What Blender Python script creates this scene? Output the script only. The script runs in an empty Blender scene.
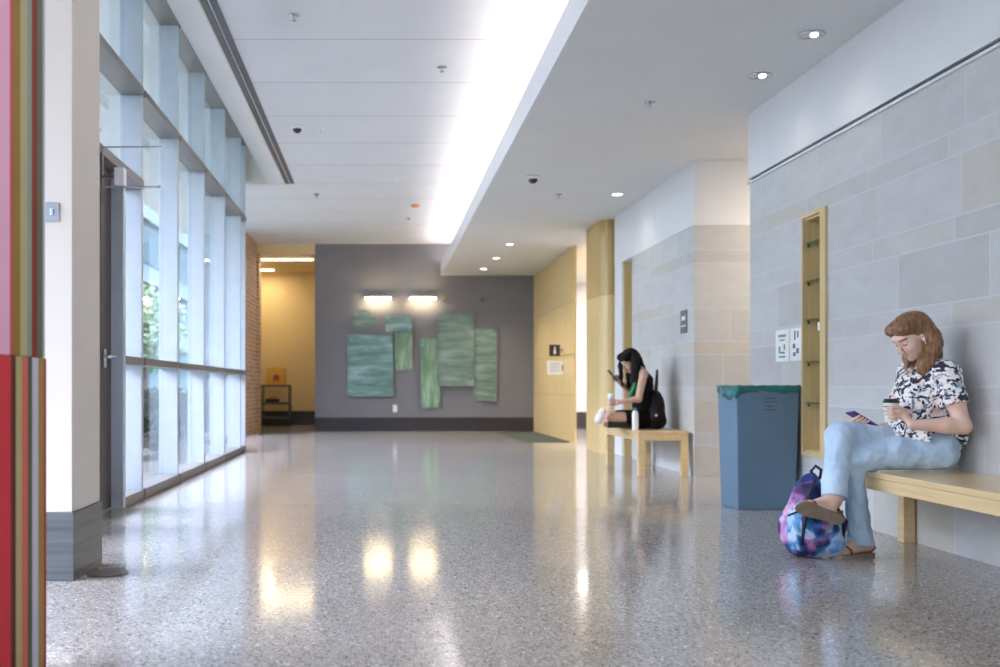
import bpy, bmesh, math, random
import numpy as np
from mathutils import Vector, Matrix
random.seed(7)
C = bpy.context.scene.collection
PI = math.pi
CAMH = 0.92
def P(px, py, Y):
    """a point of the photograph (1000x667) at distance Y, in world metres"""
    return Vector(((px-381)*Y/1000.0, Y, CAMH-(py-387)*Y/1000.0))

# ------------------------------------------------------------------ materials
MATS = {}
def new_mat(name):
    m = bpy.data.materials.new(name); m.use_nodes = True
    nt = m.node_tree; b = nt.nodes['Principled BSDF']
    MATS[name] = m
    return m, nt, b
def N(nt, t, **kw):
    n = nt.nodes.new(t)
    for k, v in kw.items(): setattr(n, k, v)
    return n
def L(nt, a, b): nt.links.new(a, b)
def ramp(nt, fac, stops, interp='LINEAR'):
    r = N(nt, 'ShaderNodeValToRGB'); r.color_ramp.interpolation = interp
    e = r.color_ramp.elements
    while len(e) < len(stops): e.new(0.5)
    for i, (p, c) in enumerate(stops):
        e[i].position = p; e[i].color = (*c, 1)
    L(nt, fac, r.inputs[0]); return r.outputs[0]
def M(nt, op, a, b=None, c=None):
    n = N(nt, 'ShaderNodeMath', operation=op)
    for i, v in enumerate((a, b, c)):
        if v is None: continue
        if isinstance(v, (int, float)): n.inputs[i].default_value = v
        else: L(nt, v, n.inputs[i])
    return n.outputs[0]
def mix(nt, f, a, b, mode='MIX'):
    n = N(nt, 'ShaderNodeMix', data_type='RGBA', blend_type=mode)
    for sock, v in ((n.inputs[0], f), (n.inputs[6], a), (n.inputs[7], b)):
        if isinstance(v, (int, float)): sock.default_value = v
        elif isinstance(v, tuple): sock.default_value = (*v, 1)
        else: L(nt, v, sock)
    return n.outputs[2]
def noise(nt, vec, scale, detail=3, rough=.5):
    n = N(nt, 'ShaderNodeTexNoise'); n.inputs['Scale'].default_value = scale
    n.inputs['Detail'].default_value = detail; n.inputs['Roughness'].default_value = rough
    if vec is not None: L(nt, vec, n.inputs['Vector'])
    return n.outputs['Fac']
def pos(nt, sc=(1, 1, 1)):
    g = N(nt, 'ShaderNodeTexCoord')
    mp = N(nt, 'ShaderNodeMapping'); mp.inputs['Scale'].default_value = sc
    L(nt, g.outputs['Object'], mp.inputs[0]); return mp.outputs[0]
def bump(nt, b, h, dist, strength=1.0):
    bp = N(nt, 'ShaderNodeBump'); bp.inputs['Distance'].default_value = dist; bp.inputs['Strength'].default_value = strength
    L(nt, h, bp.inputs['Height']); L(nt, bp.outputs[0], b.inputs['Normal'])
def plain(name, col, rough=.5, metal=0.0, var=.06, nscale=8, bumpd=0.0, spec=.5):
    m, nt, b = new_mat(name)
    p = pos(nt); n = noise(nt, p, nscale)
    lo = tuple(max(0, c*(1-var)) for c in col); hi = tuple(min(1, c*(1+var)) for c in col)
    L(nt, ramp(nt, n, [(.3, lo), (.7, hi)]), b.inputs['Base Color'])
    b.inputs['Roughness'].default_value = rough; b.inputs['Metallic'].default_value = metal
    b.inputs['Specular IOR Level'].default_value = spec
    if bumpd: bump(nt, b, noise(nt, p, nscale*12), bumpd)
    return m
def emit(name, col, s):
    m, nt, b = new_mat(name)
    b.inputs['Base Color'].default_value = (*col, 1)
    b.inputs['Emission Color'].default_value = (*col, 1); b.inputs['Emission Strength'].default_value = s
    return m
def wood(name, c1, c2, axis='Y', rough=.35):
    m, nt, b = new_mat(name)
    sc = {'X': (1.2, 30, 30), 'Y': (30, 1.2, 30), 'Z': (30, 30, 1.2)}[axis]
    n = noise(nt, pos(nt, sc), 1.0, 4, .6)
    n2 = noise(nt, pos(nt), 1.1, 2)
    base = ramp(nt, n, [(.3, c1), (.7, c2)])
    L(nt, mix(nt, M(nt, 'MULTIPLY', n2, .5), base, tuple(c*.8 for c in c1)), b.inputs['Base Color'])
    b.inputs['Roughness'].default_value = rough
    return m

def make_stone():
    m, nt, b = new_mat('limestone_blocks')
    tc = N(nt, 'ShaderNodeTexCoord'); sp = N(nt, 'ShaderNodeSeparateXYZ'); L(nt, tc.outputs['Object'], sp.inputs[0])
    u = M(nt, 'ADD', sp.outputs[0], sp.outputs[1]); z = M(nt, 'ADD', sp.outputs[2], .02)
    per, tall = .47, .335
    zi = M(nt, 'FLOOR', M(nt, 'DIVIDE', z, per)); zf = M(nt, 'SUBTRACT', z, M(nt, 'MULTIPLY', zi, per))
    up = M(nt, 'GREATER_THAN', zf, tall)
    row = M(nt, 'ADD', M(nt, 'MULTIPLY', zi, 2), up)
    zl = M(nt, 'SUBTRACT', zf, M(nt, 'MULTIPLY', up, tall))           # height inside the course
    zh = M(nt, 'SUBTRACT', tall, M(nt, 'MULTIPLY', up, 2*tall-per))   # course height
    wn = N(nt, 'ShaderNodeTexWhiteNoise', noise_dimensions='1D'); L(nt, row, wn.inputs['W'])
    ln = .92
    uu = M(nt, 'DIVIDE', M(nt, 'ADD', u, M(nt, 'MULTIPLY', wn.outputs[0], ln)), ln)
    ui = M(nt, 'FLOOR', uu); uf = M(nt, 'MULTIPLY', M(nt, 'SUBTRACT', uu, ui), ln)
    j = .005
    d1 = M(nt, 'MINIMUM', uf, M(nt, 'SUBTRACT', ln, uf)); d2 = M(nt, 'MINIMUM', zl, M(nt, 'SUBTRACT', zh, zl))
    d = M(nt, 'MINIMUM', d1, d2)
    mort = M(nt, 'LESS_THAN', d, j)
    wn2 = N(nt, 'ShaderNodeTexWhiteNoise', noise_dimensions='2D')
    cb = N(nt, 'ShaderNodeCombineXYZ'); L(nt, ui, cb.inputs[0]); L(nt, row, cb.inputs[1]); L(nt, cb.outputs[0], wn2.inputs['Vector'])
    blk = ramp(nt, wn2.outputs[0], [(0, (.53, .525, .53)), (.45, (.585, .59, .605)), (.8, (.605, .61, .63)), (1, (.575, .545, .50))])
    n = noise(nt, pos(nt, (1, 1, 2.5)), 3.5, 6, .62)
    col = mix(nt, .75, blk, ramp(nt, n, [(.25, (.84, .815, .78)), (.75, (1.0, 1.0, 1.0))]), 'MULTIPLY')
    fine = noise(nt, pos(nt), 60, 3)
    col = mix(nt, .35, col, ramp(nt, fine, [(.3, (.85, .85, .85)), (.7, (1, 1, 1))]), 'MULTIPLY')
    L(nt, mix(nt, mort, col, (.585, .585, .60)), b.inputs['Base Color'])
    b.inputs['Roughness'].default_value = .7
    h = M(nt, 'MULTIPLY', M(nt, 'MINIMUM', d, .008), 60)
    bump(nt, b, M(nt, 'ADD', h, M(nt, 'MULTIPLY', n, .3)), .0015, .25)
    return m
STONE = make_stone()

def make_terrazzo():
    m, nt, b = new_mat('polished_terrazzo')
    p = pos(nt)
    v = N(nt, 'ShaderNodeTexVoronoi'); v.inputs['Scale'].default_value = 75; L(nt, p, v.inputs['Vector'])
    w = N(nt, 'ShaderNodeSeparateColor'); L(nt, v.outputs['Color'], w.inputs[0])
    chips = ramp(nt, w.outputs[0], [(0, (.09, .08, .072)), (.13, (.22, .20, .18)), (.34, (.37, .345, .32)), (.62, (.47, .44, .41)), (.84, (.60, .565, .53)), (.95, (.78, .75, .71))], 'CONSTANT')
    v2 = N(nt, 'ShaderNodeTexVoronoi'); v2.inputs['Scale'].default_value = 190; L(nt, p, v2.inputs['Vector'])
    w2 = N(nt, 'ShaderNodeSeparateColor'); L(nt, v2.outputs['Color'], w2.inputs[0])
    fine = ramp(nt, w2.outputs[1], [(0, (.25, .232, .212)), (.3, (.41, .385, .36)), (.8, (.55, .52, .49))], 'CONSTANT')
    edge = M(nt, 'LESS_THAN', v.outputs['Distance'], .5)
    sel = M(nt, 'MULTIPLY', edge, M(nt, 'GREATER_THAN', w.outputs[2], .35))
    col = mix(nt, sel, fine, chips)
    big = noise(nt, p, .5, 2)
    col = mix(nt, 1.0, col, ramp(nt, big, [(.3, (.93, .92, .9)), (.7, (1.0, 1.0, 1.0))]), 'MULTIPLY')
    L(nt, col, b.inputs['Base Color'])
    r = noise(nt, pos(nt, (1, 1, 1)), 1.3, 4)
    rr = N(nt, 'ShaderNodeMapRange'); L(nt, r, rr.inputs[0]); rr.inputs[3].default_value = .07; rr.inputs[4].default_value = .15
    L(nt, rr.outputs[0], b.inputs['Roughness'])
    b.inputs['IOR'].default_value = 1.6
    bump(nt, b, noise(nt, p, 5.0, 2), .0006, .5)
    return m
TERRAZZO = make_terrazzo()

CEIL_W = plain('ceiling_white', (.76, .77, .79), .8, var=.02, nscale=2)
def make_ceiling_panels():
    m, nt, b = new_mat('ceiling_panels')
    tc = N(nt, 'ShaderNodeTexCoord'); sp = N(nt, 'ShaderNodeSeparateXYZ'); L(nt, tc.outputs['Object'], sp.inputs[0])
    f = M(nt, 'FRACT', M(nt, 'DIVIDE', M(nt, 'ADD', sp.outputs[1], 1.22*20-8.6+.006), 1.22))
    j = M(nt, 'LESS_THAN', f, .012)
    col = ramp(nt, noise(nt, pos(nt), 1.5), [(.3, (.70, .72, .75)), (.7, (.74, .755, .78))])
    L(nt, mix(nt, j, col, (.40, .40, .42)), b.inputs['Base Color']); b.inputs['Roughness'].default_value = .8
    return m
CEIL_P = make_ceiling_panels()
SOFFIT = plain('soffit_paint', (.70, .71, .71), .75, var=.02, nscale=2)
WHITEP = plain('white_wall_paint', (.72, .72, .745), .6, var=.02, nscale=3)
CREAMP = plain('cream_wall_paint', (.66, .62, .56), .6, var=.02, nscale=3)
GREYW = plain('grey_wall_paint', (.185, .18, .20), .5, var=.03, nscale=2)
YELLOWW = plain('yellow_wall_paint', (.74, .60, .33), .6, var=.03, nscale=2)
DARKBASE = plain('dark_base', (.035, .030, .035), .35, var=.1)
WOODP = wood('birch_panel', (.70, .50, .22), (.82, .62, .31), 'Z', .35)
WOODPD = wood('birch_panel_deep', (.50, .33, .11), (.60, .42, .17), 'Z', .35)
WOODB = wood('birch_bench', (.70, .50, .25), (.84, .64, .36), 'Y', .22)
WOODC = wood('birch_case', (.62, .47, .24), (.72, .57, .33), 'Z', .4)
ALU = plain('brushed_aluminium', (.50, .56, .62), .35, .35, var=.03)
RAILM = plain('bronze_rail', (.20, .185, .17), .4, .3, var=.05)
BRONZE = plain('dark_bronze', (.07, .052, .045), .4, .4, var=.1)
STEEL = plain('satin_steel', (.55, .56, .58), .25, .9, var=.03)
BLACK = plain('black_plastic', (.02, .02, .022), .4, var=.1)
DGREY = plain('dark_grey_plastic', (.08, .08, .085), .45, var=.1)
WHITEPL = plain('white_plastic', (.8, .8, .8), .4, var=.02)
SWGREY = plain('switch_plate_grey', (.33, .36, .40), .4, .3, var=.03)
PAPER = plain('paper', (.82, .82, .80), .7, var=.02)
ORANGEP = plain('amber_plastic', (.65, .28, .12), .4)

def make_glass(name, tint, ior=1.5):
    m, nt, b = new_mat(name); nt.nodes.remove(b)
    out = nt.nodes['Material Output']
    t = N(nt, 'ShaderNodeBsdfTransparent'); t.inputs[0].default_value = (*tint, 1)
    g = N(nt, 'ShaderNodeBsdfGlossy'); g.inputs['Roughness'].default_value = .02; g.inputs[0].default_value = (.95, 1, .99, 1)
    f = N(nt, 'ShaderNodeFresnel')
    ge = N(nt, 'ShaderNodeNewGeometry')      # same reflectance on both faces of the thin sheet
    L(nt, M(nt, 'ADD', M(nt, 'MULTIPLY', ge.outputs['Backfacing'], 1/ior-ior), ior), f.inputs[0])
    mx = N(nt, 'ShaderNodeMixShader'); L(nt, f.outputs[0], mx.inputs[0]); L(nt, t.outputs[0], mx.inputs[1]); L(nt, g.outputs[0], mx.inputs[2])
    L(nt, mx.outputs[0], out.inputs[0]); return m
GLASS = make_glass('window_glass', (.92, .935, .965), 1.35)
SHELFG = make_glass('shelf_glass', (.72, .86, .80), 1.5)

def make_brick():
    m, nt, b = new_mat('red_brick')
    tc = N(nt, 'ShaderNodeTexCoord'); sp = N(nt, 'ShaderNodeSeparateXYZ'); L(nt, tc.outputs['Object'], sp.inputs[0])
    cb = N(nt, 'ShaderNodeCombineXYZ'); L(nt, M(nt, 'ADD', sp.outputs[0], sp.outputs[1]), cb.inputs[0]); L(nt, sp.outputs[2], cb.inputs[1])
    br = N(nt, 'ShaderNodeTexBrick'); L(nt, cb.outputs[0], br.inputs[0])
    br.inputs['Color1'].default_value = (.42, .20, .13, 1); br.inputs['Color2'].default_value = (.52, .36, .20, 1); br.inputs['Mortar'].default_value = (.6, .55, .5, 1)
    br.inputs['Scale'].default_value = 1; br.inputs['Brick Width'].default_value = .24; br.inputs['Row Height'].default_value = .085; br.inputs['Mortar Size'].default_value = .008
    L(nt, br.outputs[0], b.inputs['Base Color']); b.inputs['Roughness'].default_value = .85
    return m
BRICK = make_brick()

# ------------------------------------------------------------------ mesh helpers
def mesh_obj(name, bm, mat, parent=None, smooth=False):
    me = bpy.data.meshes.new(name)
    if isinstance(bm, bmesh.types.BMesh):
        bmesh.ops.recalc_face_normals(bm, faces=bm.faces[:])
        bm.to_mesh(me); bm.free()
    if smooth:
        for p in me.polygons: p.use_smooth = True
    if mat is not None:
        for mm in (mat if isinstance(mat, (list, tuple)) else [mat]): me.materials.append(mm)
    o = bpy.data.objects.new(name, me); C.objects.link(o)
    if parent is not None: o.parent = parent
    return o
def add_box(bm, lo, hi, bev=0.0, mi=0):
    lo = Vector(lo); hi = Vector(hi)
    r = bmesh.ops.create_cube(bm, size=1.0)
    for v in r['verts']:
        v.co = Vector([(lo[i]+hi[i])/2 + v.co[i]*(hi[i]-lo[i]) for i in range(3)])
    fs = set(f for v in r['verts'] for f in v.link_faces)
    for f in fs: f.material_index = mi
    if bev:
        es = list(set(e for v in r['verts'] for e in v.link_edges))
        bmesh.ops.bevel(bm, geom=es, offset=bev, segments=2, affect='EDGES', profile=.6)
def box(name, lo, hi, mat, parent=None, bev=0.0):
    bm = bmesh.new(); add_box(bm, lo, hi, bev)
    return mesh_obj(name, bm, mat, parent)
def add_cyl(bm, a, b, ra, rb=None, seg=20, caps=True):
    a = Vector(a); b = Vector(b); rb = ra if rb is None else rb
    d = (b-a); q = d.to_track_quat('Z', 'Y').to_matrix().to_4x4()
    mtx = Matrix.Translation((a+b)/2) @ q
    bmesh.ops.create_cone(bm, cap_ends=caps, segments=seg, radius1=ra, radius2=rb, depth=d.length, matrix=mtx)
def add_tube(bm, pts, r, seg=8):
    pts = [Vector(p) for p in pts]; rings = []
    for i, p in enumerate(pts):
        t = (pts[min(i+1, len(pts)-1)]-pts[max(i-1, 0)]).normalized()
        q = t.to_track_quat('Z', 'Y')
        rr = r[i] if isinstance(r, (list, tuple)) else r
        rings.append([bm.verts.new(p + q @ Vector((math.cos(2*PI*k/seg)*rr, math.sin(2*PI*k/seg)*rr, 0))) for k in range(seg)])
    for a, b in zip(rings, rings[1:]):
        for k in range(seg): bm.faces.new((a[k], a[(k+1) % seg], b[(k+1) % seg], b[k]))
    bm.faces.new(rings[0][::-1]); bm.faces.new(rings[-1])
def add_lathe(bm, prof, c=(0, 0, 0), seg=32, mtx=None):
    c = Vector(c); rings = []
    for r, z in prof:
        vs = []
        for k in range(seg):
            p = Vector((math.cos(2*PI*k/seg)*r, math.sin(2*PI*k/seg)*r, z))
            if mtx is not None: p = mtx @ p
            vs.append(bm.verts.new(p + c))
        rings.append(vs)
    for a, b in zip(rings, rings[1:]):
        for k in range(seg): bm.faces.new((a[k], a[(k+1) % seg], b[(k+1) % seg], b[k]))
    bm.faces.new(rings[0][::-1]); bm.faces.new(rings[-1])
def add_prism(bm, pts, lo, hi, axis=1):
    """outline pts (u,v) pulled from lo to hi along axis"""
    def mk(u, v, w):
        p = [0, 0, 0]; o = [i for i in range(3) if i != axis]; p[o[0]] = u; p[o[1]] = v; p[axis] = w; return p
    a = [bm.verts.new(mk(u, v, lo)) for u, v in pts]; b = [bm.verts.new(mk(u, v, hi)) for u, v in pts]
    n = len(pts)
    for i in range(n): bm.faces.new((a[i], a[(i+1) % n], b[(i+1) % n], b[i]))
    bm.faces.new(a[::-1]); bm.faces.new(b)
def tag(o, label=None, cat=None, group=None, kind=None):
    if label: o['label'] = label
    if cat: o['category'] = cat
    if group: o['group'] = group
    if kind: o['kind'] = kind
    return o
def empty(name, loc=(0, 0, 0), rz=0.0):
    o = bpy.data.objects.new(name, None); C.objects.link(o); o.location = loc; o.rotation_euler = (0, 0, rz)
    o.empty_display_size = .1
    return o
def rebase(root, children_world):
    """children were built in world metres: hang them on the empty without moving them"""
    for c in children_world:
        c.parent = root; c.location = -Vector(root.location)
def dup(root, loc, label=None, rz=None):
    r = root.copy(); C.objects.link(r); r.location = loc
    if rz is not None: r.rotation_euler = (0, 0, rz)
    if label: r['label'] = label
    for ch in list(root.children):
        c = ch.copy(); C.objects.link(c); c.parent = r
        for g in list(ch.children):
            d = g.copy(); C.objects.link(d); d.parent = c
    return r
def S(name, lo, hi, mat, parent=None, bev=0.0):
    o = box(name, lo, hi, mat, parent, bev)
    if parent is None: o['kind'] = 'structure'
    return o
def struct(o): o['kind'] = 'structure'; return o

# ------------------------------------------------------------------ layout numbers
XR = 3.16          # right stone wall
ZS, ZC = 3.25, 3.91   # soffit, main ceiling
XS = 1.28          # soffit edge
YB = 20.9          # grey end wall
YN = -6.0          # wall behind the camera
XW = -1.95         # inner line of the window wall
XG = -2.10

# ------------------------------------------------------------------ room shell
S('floor', (-4.8, YN-.2, -.2), (7.0, 24.6, 0), TERRAZZO)
# main ceiling
S('ceiling_margin', (-1.632, YN, ZC), (-1.41, 14.7, ZC+.12), CEIL_W)
S('ceiling_far', (-1.632, 14.7, ZC), (-1.41, YB, ZC+.12), CEIL_P)
S('ceiling', (-1.41, YN, ZC), (2.0, YB, ZC+.12), CEIL_P)
S('ceiling_edge', (-2.7, 14.7, ZC), (-1.632, YB, ZC+.12), CEIL_P)
# lowered right-hand soffit with its upturned lip
S('ceiling_soffit', (XS, YN, ZS), (7.0, 22.6, ZS+.06), SOFFIT)
S('trim_1', (XS-.03, YN, ZS), (XS, YB, ZS+.25), WHITEP)
S('wall_cove', (1.95, YN, ZS+.06), (2.0, YB, ZC), CEIL_W)
# ceiling band beside the windows: vertical leaf of the shade pocket and the pocket top
S('trim_2', (-1.66, 4.76, ZC), (-1.632, 14.7, 4.62), WHITEP)
S('ceiling_pocket', (-2.3, 4.76, 4.62), (-1.63, 14.7, 4.7), WHITEP)
S('ceiling_lobby', (-4.8, YN, ZC), (-1.633, 4.75, ZC+.12), CEIL_P)
S('wall_lobby_return', (-4.75, 4.80, 0), (-1.96, 4.95, 4.62), WHITEP)
S('wall_pocket', (-2.3, 14.6, ZC), (-1.662, 14.72, 4.62), CREAMP)
# roof above everything keeps daylight out of the plenum
S('ceiling_roof', (-4.9, YN-.3, 4.72), (7.2, 24.8, 4.85), CEIL_W)
S('wall_right', (XR, YN, 0), (XR+.25, 8.56, 2.66), STONE)
S('wall_right_bulkhead', (XR-.012, YN, 2.70), (XR+.25, 8.575, ZS), WHITEP)
S('trim_3', (XR-.02, YN, 2.655), (XR+.01, 8.58, 2.672), WHITEP)
S('trim_4', (XR+.012, YN, 2.672), (XR+.2, 8.565, 2.70), DGREY)
# cross corridor
S('wall_corridor_end', (6.8, 8.5, 0), (6.95, 10.4, ZS), CREAMP)
S('wall_corridor_near', (3.42, 8.40, 0), (6.8, 8.56, ZS), WHITEP)
# stone block further down
S('wall_stone_block', (3.22, 10.28, 0), (7.0, 12.83, 2.585), STONE)
S('wall_stone_block_bulkhead', (3.215, 10.275, 2.585), (7.0, 13.775, ZS), WHITEP)
S('wall_stone_pier', (3.22, 13.36, 0), (4.2, 13.78, 2.585), WHITEP)
S('wall_recess', (3.95, 12.83, 0), (4.1, 13.36, 2.585), WHITEP)
S('trim_5', (3.24, 13.33, 0), (3.94, 13.36, 2.58), WOODP)
# birch pier
bm = bmesh.new()
pts = [(3.05, 14.85), (3.05, 14.15)]
for k in range(7):
    a = PI + (PI/2)*k/6; pts.append((3.25+.2*math.cos(a), 14.07+.2*math.sin(a)))
pts += [(3.9, 13.87), (3.9, 14.85)]
add_prism(bm, pts, 0, 2.2, 2); struct(mesh_obj('wall_birch_pier', bm, WOODP))
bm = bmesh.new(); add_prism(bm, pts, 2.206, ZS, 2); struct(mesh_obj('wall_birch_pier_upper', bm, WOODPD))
# birch wall beyond the opening
S('wall_birch', (3.19, 16.5, 0), (3.225, YB, ZS), WOODP)
for k, z in enumerate((1.46, 2.35, .78)):
    S('trim_%d' % (6+k), (3.186, 16.5, z), (3.19, YB, z+.012), WOODPD)
S('wall_room_far', (3.2, 22.4, 0), (7.0, 22.55, ZS), WHITEP)
S('wall_room_side', (6.85, 14.85, 0), (7.0, 22.4, ZS), WHITEP)
S('baseboard_room', (3.3, 22.37, 0), (6.8, 22.4, .36), DARKBASE)
S('wall_room_near', (3.9, 13.8, 0), (7.0, 14.0, ZS), WHITEP)
# grey end wall
S('wall_back', (-1.38, YB, 0), (3.4, YB+.2, ZC+.1), GREYW)
S('baseboard_back', (-1.385, YB-.02, 0), (3.19, YB, .285), DARKBASE)
S('wall_back_side', (-1.38, YB+.2, 0), (-1.2, 24.2, ZC), GREYW)
# yellow recess
S('wall_recess_yellow', (-3.3, 24.2, 0), (-1.2, 24.35, ZC), YELLOWW)
S('wall_recess_left', (-3.4, YB, 0), (-3.25, 24.2, ZC), YELLOWW)
S('ceiling_recess', (-3.4, YB+.12, 3.70), (-1.2, 24.3, 3.76), YELLOWW)
S('wall_recess_header', (-3.4, YB, 3.70), (-1.38, YB+.12, ZC+.1), YELLOWW)
S('baseboard_recess', (-3.2, 24.17, 0), (-1.4, 24.2, .34), DARKBASE)
# brick
S('wall_brick', (-2.8, 19.1, 0), (-2.6, YB, ZC), BRICK)
S('wall_brick_pier', (-3.4, YB, 0), (-2.55, YB+.35, 3.70), BRICK)
# behind the camera
S('wall_rear', (-.3, YN-.2, 0), (7.0, YN, 4.72), WHITEP)
S('wall_rear_header', (-4.8, YN-.2, ZC), (-.3, YN, 4.72), WHITEP)

# ------------------------------------------------------------------ glazed window wall, one window per bay
ys = [-6.0]
Y = 8.23-1.45*9
posts = [Y+1.45*k for k in range(14)]       # ... 8.23, 9.68, 11.13, 12.58, 14.03
wn = 0
def bay(y0, y1, first):
    """glazed bay from mullion face y0 to mullion face y1 (the mullion at y1 belongs to this bay)"""
    global wn
    wn += 1
    w = empty('window_%d' % wn, (XW, y0, 0)); w['kind'] = 'structure'
    ch = []
    door_bay = 5.0 < y0 < 7.0 or 3.6 < y0 < 5.0 
    ch.append(box('mullion', (XG-.05, y1, 0), (XW-.02, y1+.06, 4.45), ALU, bev=.004))
    for z0, z1, mm in ((3.32, 3.38, RAILM), (4.42, 4.62, RAILM)):
        ch.append(box('rail', (XG-.04, y0+.06, z0), (XW, y1, z1), mm, bev=.004))
    zl = 2.62
    ch.append(box('pane', (XG-.012, y0+.06, 3.38), (XG-.004, y1, 4.42), GLASS))
    if door_bay:
        ch.append(box('rail', (XG-.04, y0+.06, 2.55), (XW, y1, 2.62), RAILM, bev=.004))
        ch.append(box('pane', (XG-.012, y0+.06, 2.62), (XG-.004, y1, 3.32), GLASS))
    else:
        ch.append(box('rail', (XG-.04, y0+.06, 1.10), (XW, y1, 1.16), RAILM, bev=.004))
        ch.append(box('curb', (XG-.06, y0+.06, 0), (XW, y1, .078), RAILM, bev=.004))
        ch.append(box('pane', (XG-.012, y0+.06, .078), (XG-.004, y1, 1.10), GLASS))
        ch.append(box('pane', (XG-.012, y0+.06, 1.16), (XG-.004, y1, 3.32), GLASS))
    if 6.5 < y0 < 7.0:      # narrow sidelight beside the door
        ch.append(box('post', (XG-.05, 7.57, 0), (XW, 7.64, 2.55), ALU, bev=.004))
        ch.append(box('curb', (XG-.06, 7.64, 0), (XW, y1, .078), RAILM, bev=.004))
        ch.append(box('rail', (XG-.04, 7.64, 1.10), (XW, y1, 1.16), RAILM, bev=.004))
        ch.append(box('pane', (XG-.012, 7.64, .078), (XG-.004, y1, 1.10), GLASS))
        ch.append(box('pane', (XG-.012, 7.64, 1.16), (XG-.004, y1, 2.55), GLASS))
    for c in ch: c.location = -Vector(w.location); c.parent = w
for k in range(len(posts)-1):
    if posts[k] > 4.9: bay(posts[k], posts[k+1], k == 0)
bay(14.03, 14.5, False)
# glazing that steps back to the brick pier
w = empty('window_30', (-2.4, 14.6, 0)); w['kind'] = 'structure'
ch = [box('curb', (-2.7, 14.58, 0), (-2.05, 14.7, .078), RAILM), box('mullion', (-2.72, 14.56, 0), (-2.62, 14.7, ZC), ALU), box('pane', (-2.62, 14.62, .078), (-2.05, 14.628, ZC), GLASS)]
for y0 in (14.7, 16.15, 17.6):
    ch += [box('mullion', (-2.74, y0+1.39, 0), (-2.62, y0+1.45, ZC), ALU), box('pane', (-2.70, y0, .078), (-2.692, y0+1.39, ZC), GLASS), box('curb', (-2.74, y0, 0), (-2.62, y0+1.39, .078), RAILM), box('rail', (-2.74, y0, 1.10), (-2.62, y0+1.39, 1.16), RAILM)]
for c in ch: c.location = -Vector(w.location); c.parent = w
# unseen lobby glazing further left, added to bring in daylight
for k in range(6):
    y0 = -6+k*1.78; y1 = y0+1.78; wn += 1
    w = empty('window_%d' % wn, (-4.6, y0, 0)); w['kind'] = 'structure'
    ch = [box('mullion', (-4.72, y1-.06, 0), (-4.58, y1, ZC), ALU, bev=.004), box('rail', (-4.70, y0, 3.32), (-4.56, y1-.06, 3.38), RAILM, bev=.004),
          box('rail', (-4.70, y0, 1.10), (-4.56, y1-.06, 1.16), RAILM, bev=.004), box('curb', (-4.72, y0, 0), (-4.56, y1-.06, .078), RAILM, bev=.004)]
    for z0, z1 in ((.078, 1.10), (1.16, 3.32), (3.38, ZC)): ch.append(box('pane', (-4.668, y0, z0), (-4.66, y1-.06, z1), GLASS))
    for c in ch: c.location = -Vector(w.location); c.parent = w
for k in range(3):  # unseen rear windows, added to brighten the sides that face the camera
    x0 = -4.72+k*1.47; x1 = x0+1.47; wn += 1
    w = empty('window_%d' % wn, (x0, YN, 0)); w['kind'] = 'structure'
    ch = [box('mullion', (x1-.06, YN-.14, 0), (x1, YN, ZC), ALU, bev=.004), box('rail', (x0, YN-.14, 3.32), (x1-.06, YN, 3.38), RAILM, bev=.004), box('curb', (x0, YN-.14, 0), (x1-.06, YN, .078), RAILM, bev=.004)]
    for z0, z1 in ((.078, 3.32), (3.38, ZC)): ch.append(box('pane', (x0, YN-.1, z0), (x1-.06, YN-.092, z1), GLASS))
    for c in ch: c.location = -Vector(w.location); c.parent = w
# entrance door leaf with its lever
d = empty('door_1', (XG+.03, 7.5, 0)); d['kind'] = 'structure'
ch = []
bm = bmesh.new()
x0, x1 = XG+.01, XG+.06
for lo, hi in (((x0, 7.28, .01), (x1, 7.56, 2.54)), ((x0, 6.40, .01), (x1, 6.58, 2.54)), ((x0, 6.58, .01), (x1, 7.28, .28)), ((x0, 6.58, 2.34), (x1, 7.28, 2.54))):
    add_box(bm, lo, hi, .003)
ch.append(mesh_obj('door_frame', bm, BRONZE))
ch.append(box('pane', (XG+.03, 6.58, .28), (XG+.038, 7.28, 2.34), GLASS))
bm = bmesh.new()
add_box(bm, (x1, 7.33, 1.06), (x1+.012, 7.40, 1.20), .004)
add_tube(bm, [(x1+.01, 7.365, 1.14), (x1+.07, 7.365, 1.14), (x1+.085, 7.35, 1.14), (x1+.085, 7.22, 1.14)], .012)
ch.append(mesh_obj('handle', bm, STEEL))
for c in ch: c.location = -Vector(d.location); c.parent = d
d = empty('door_2', (XG+.03, 5.3, 0)); d['kind'] = 'structure'
ch = []
bm = bmesh.new()
for lo, hi in (((x0, 6.22, .01), (x1, 6.39, 2.54)), ((x0, 5.36, .01), (x1, 5.52, 2.54)), ((x0, 5.52, .01), (x1, 6.22, .28)), ((x0, 5.52, 2.34), (x1, 6.22, 2.54))):
    add_box(bm, lo, hi, .003)
ch.append(mesh_obj('door_frame', bm, BRONZE))
ch.append(box('pane', (XG+.03, 5.52, .28), (XG+.038, 6.22, 2.34), GLASS))
for c in ch: c.location = -Vector(d.location); c.parent = d
# double dark slot in the ceiling
bm = bmesh.new()
add_box(bm, (-1.40, YN, ZC-.012), (-1.345, 14.66, ZC-.001)); add_box(bm, (-1.325, YN, ZC-.012), (-1.27, 14.66, ZC-.001))
struct(mesh_obj('trim_9', bm, DGREY))
S('trim_10', (-1.415, YN, ZC-.02), (-1.40, 14.68, ZC), CREAMP)

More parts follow.
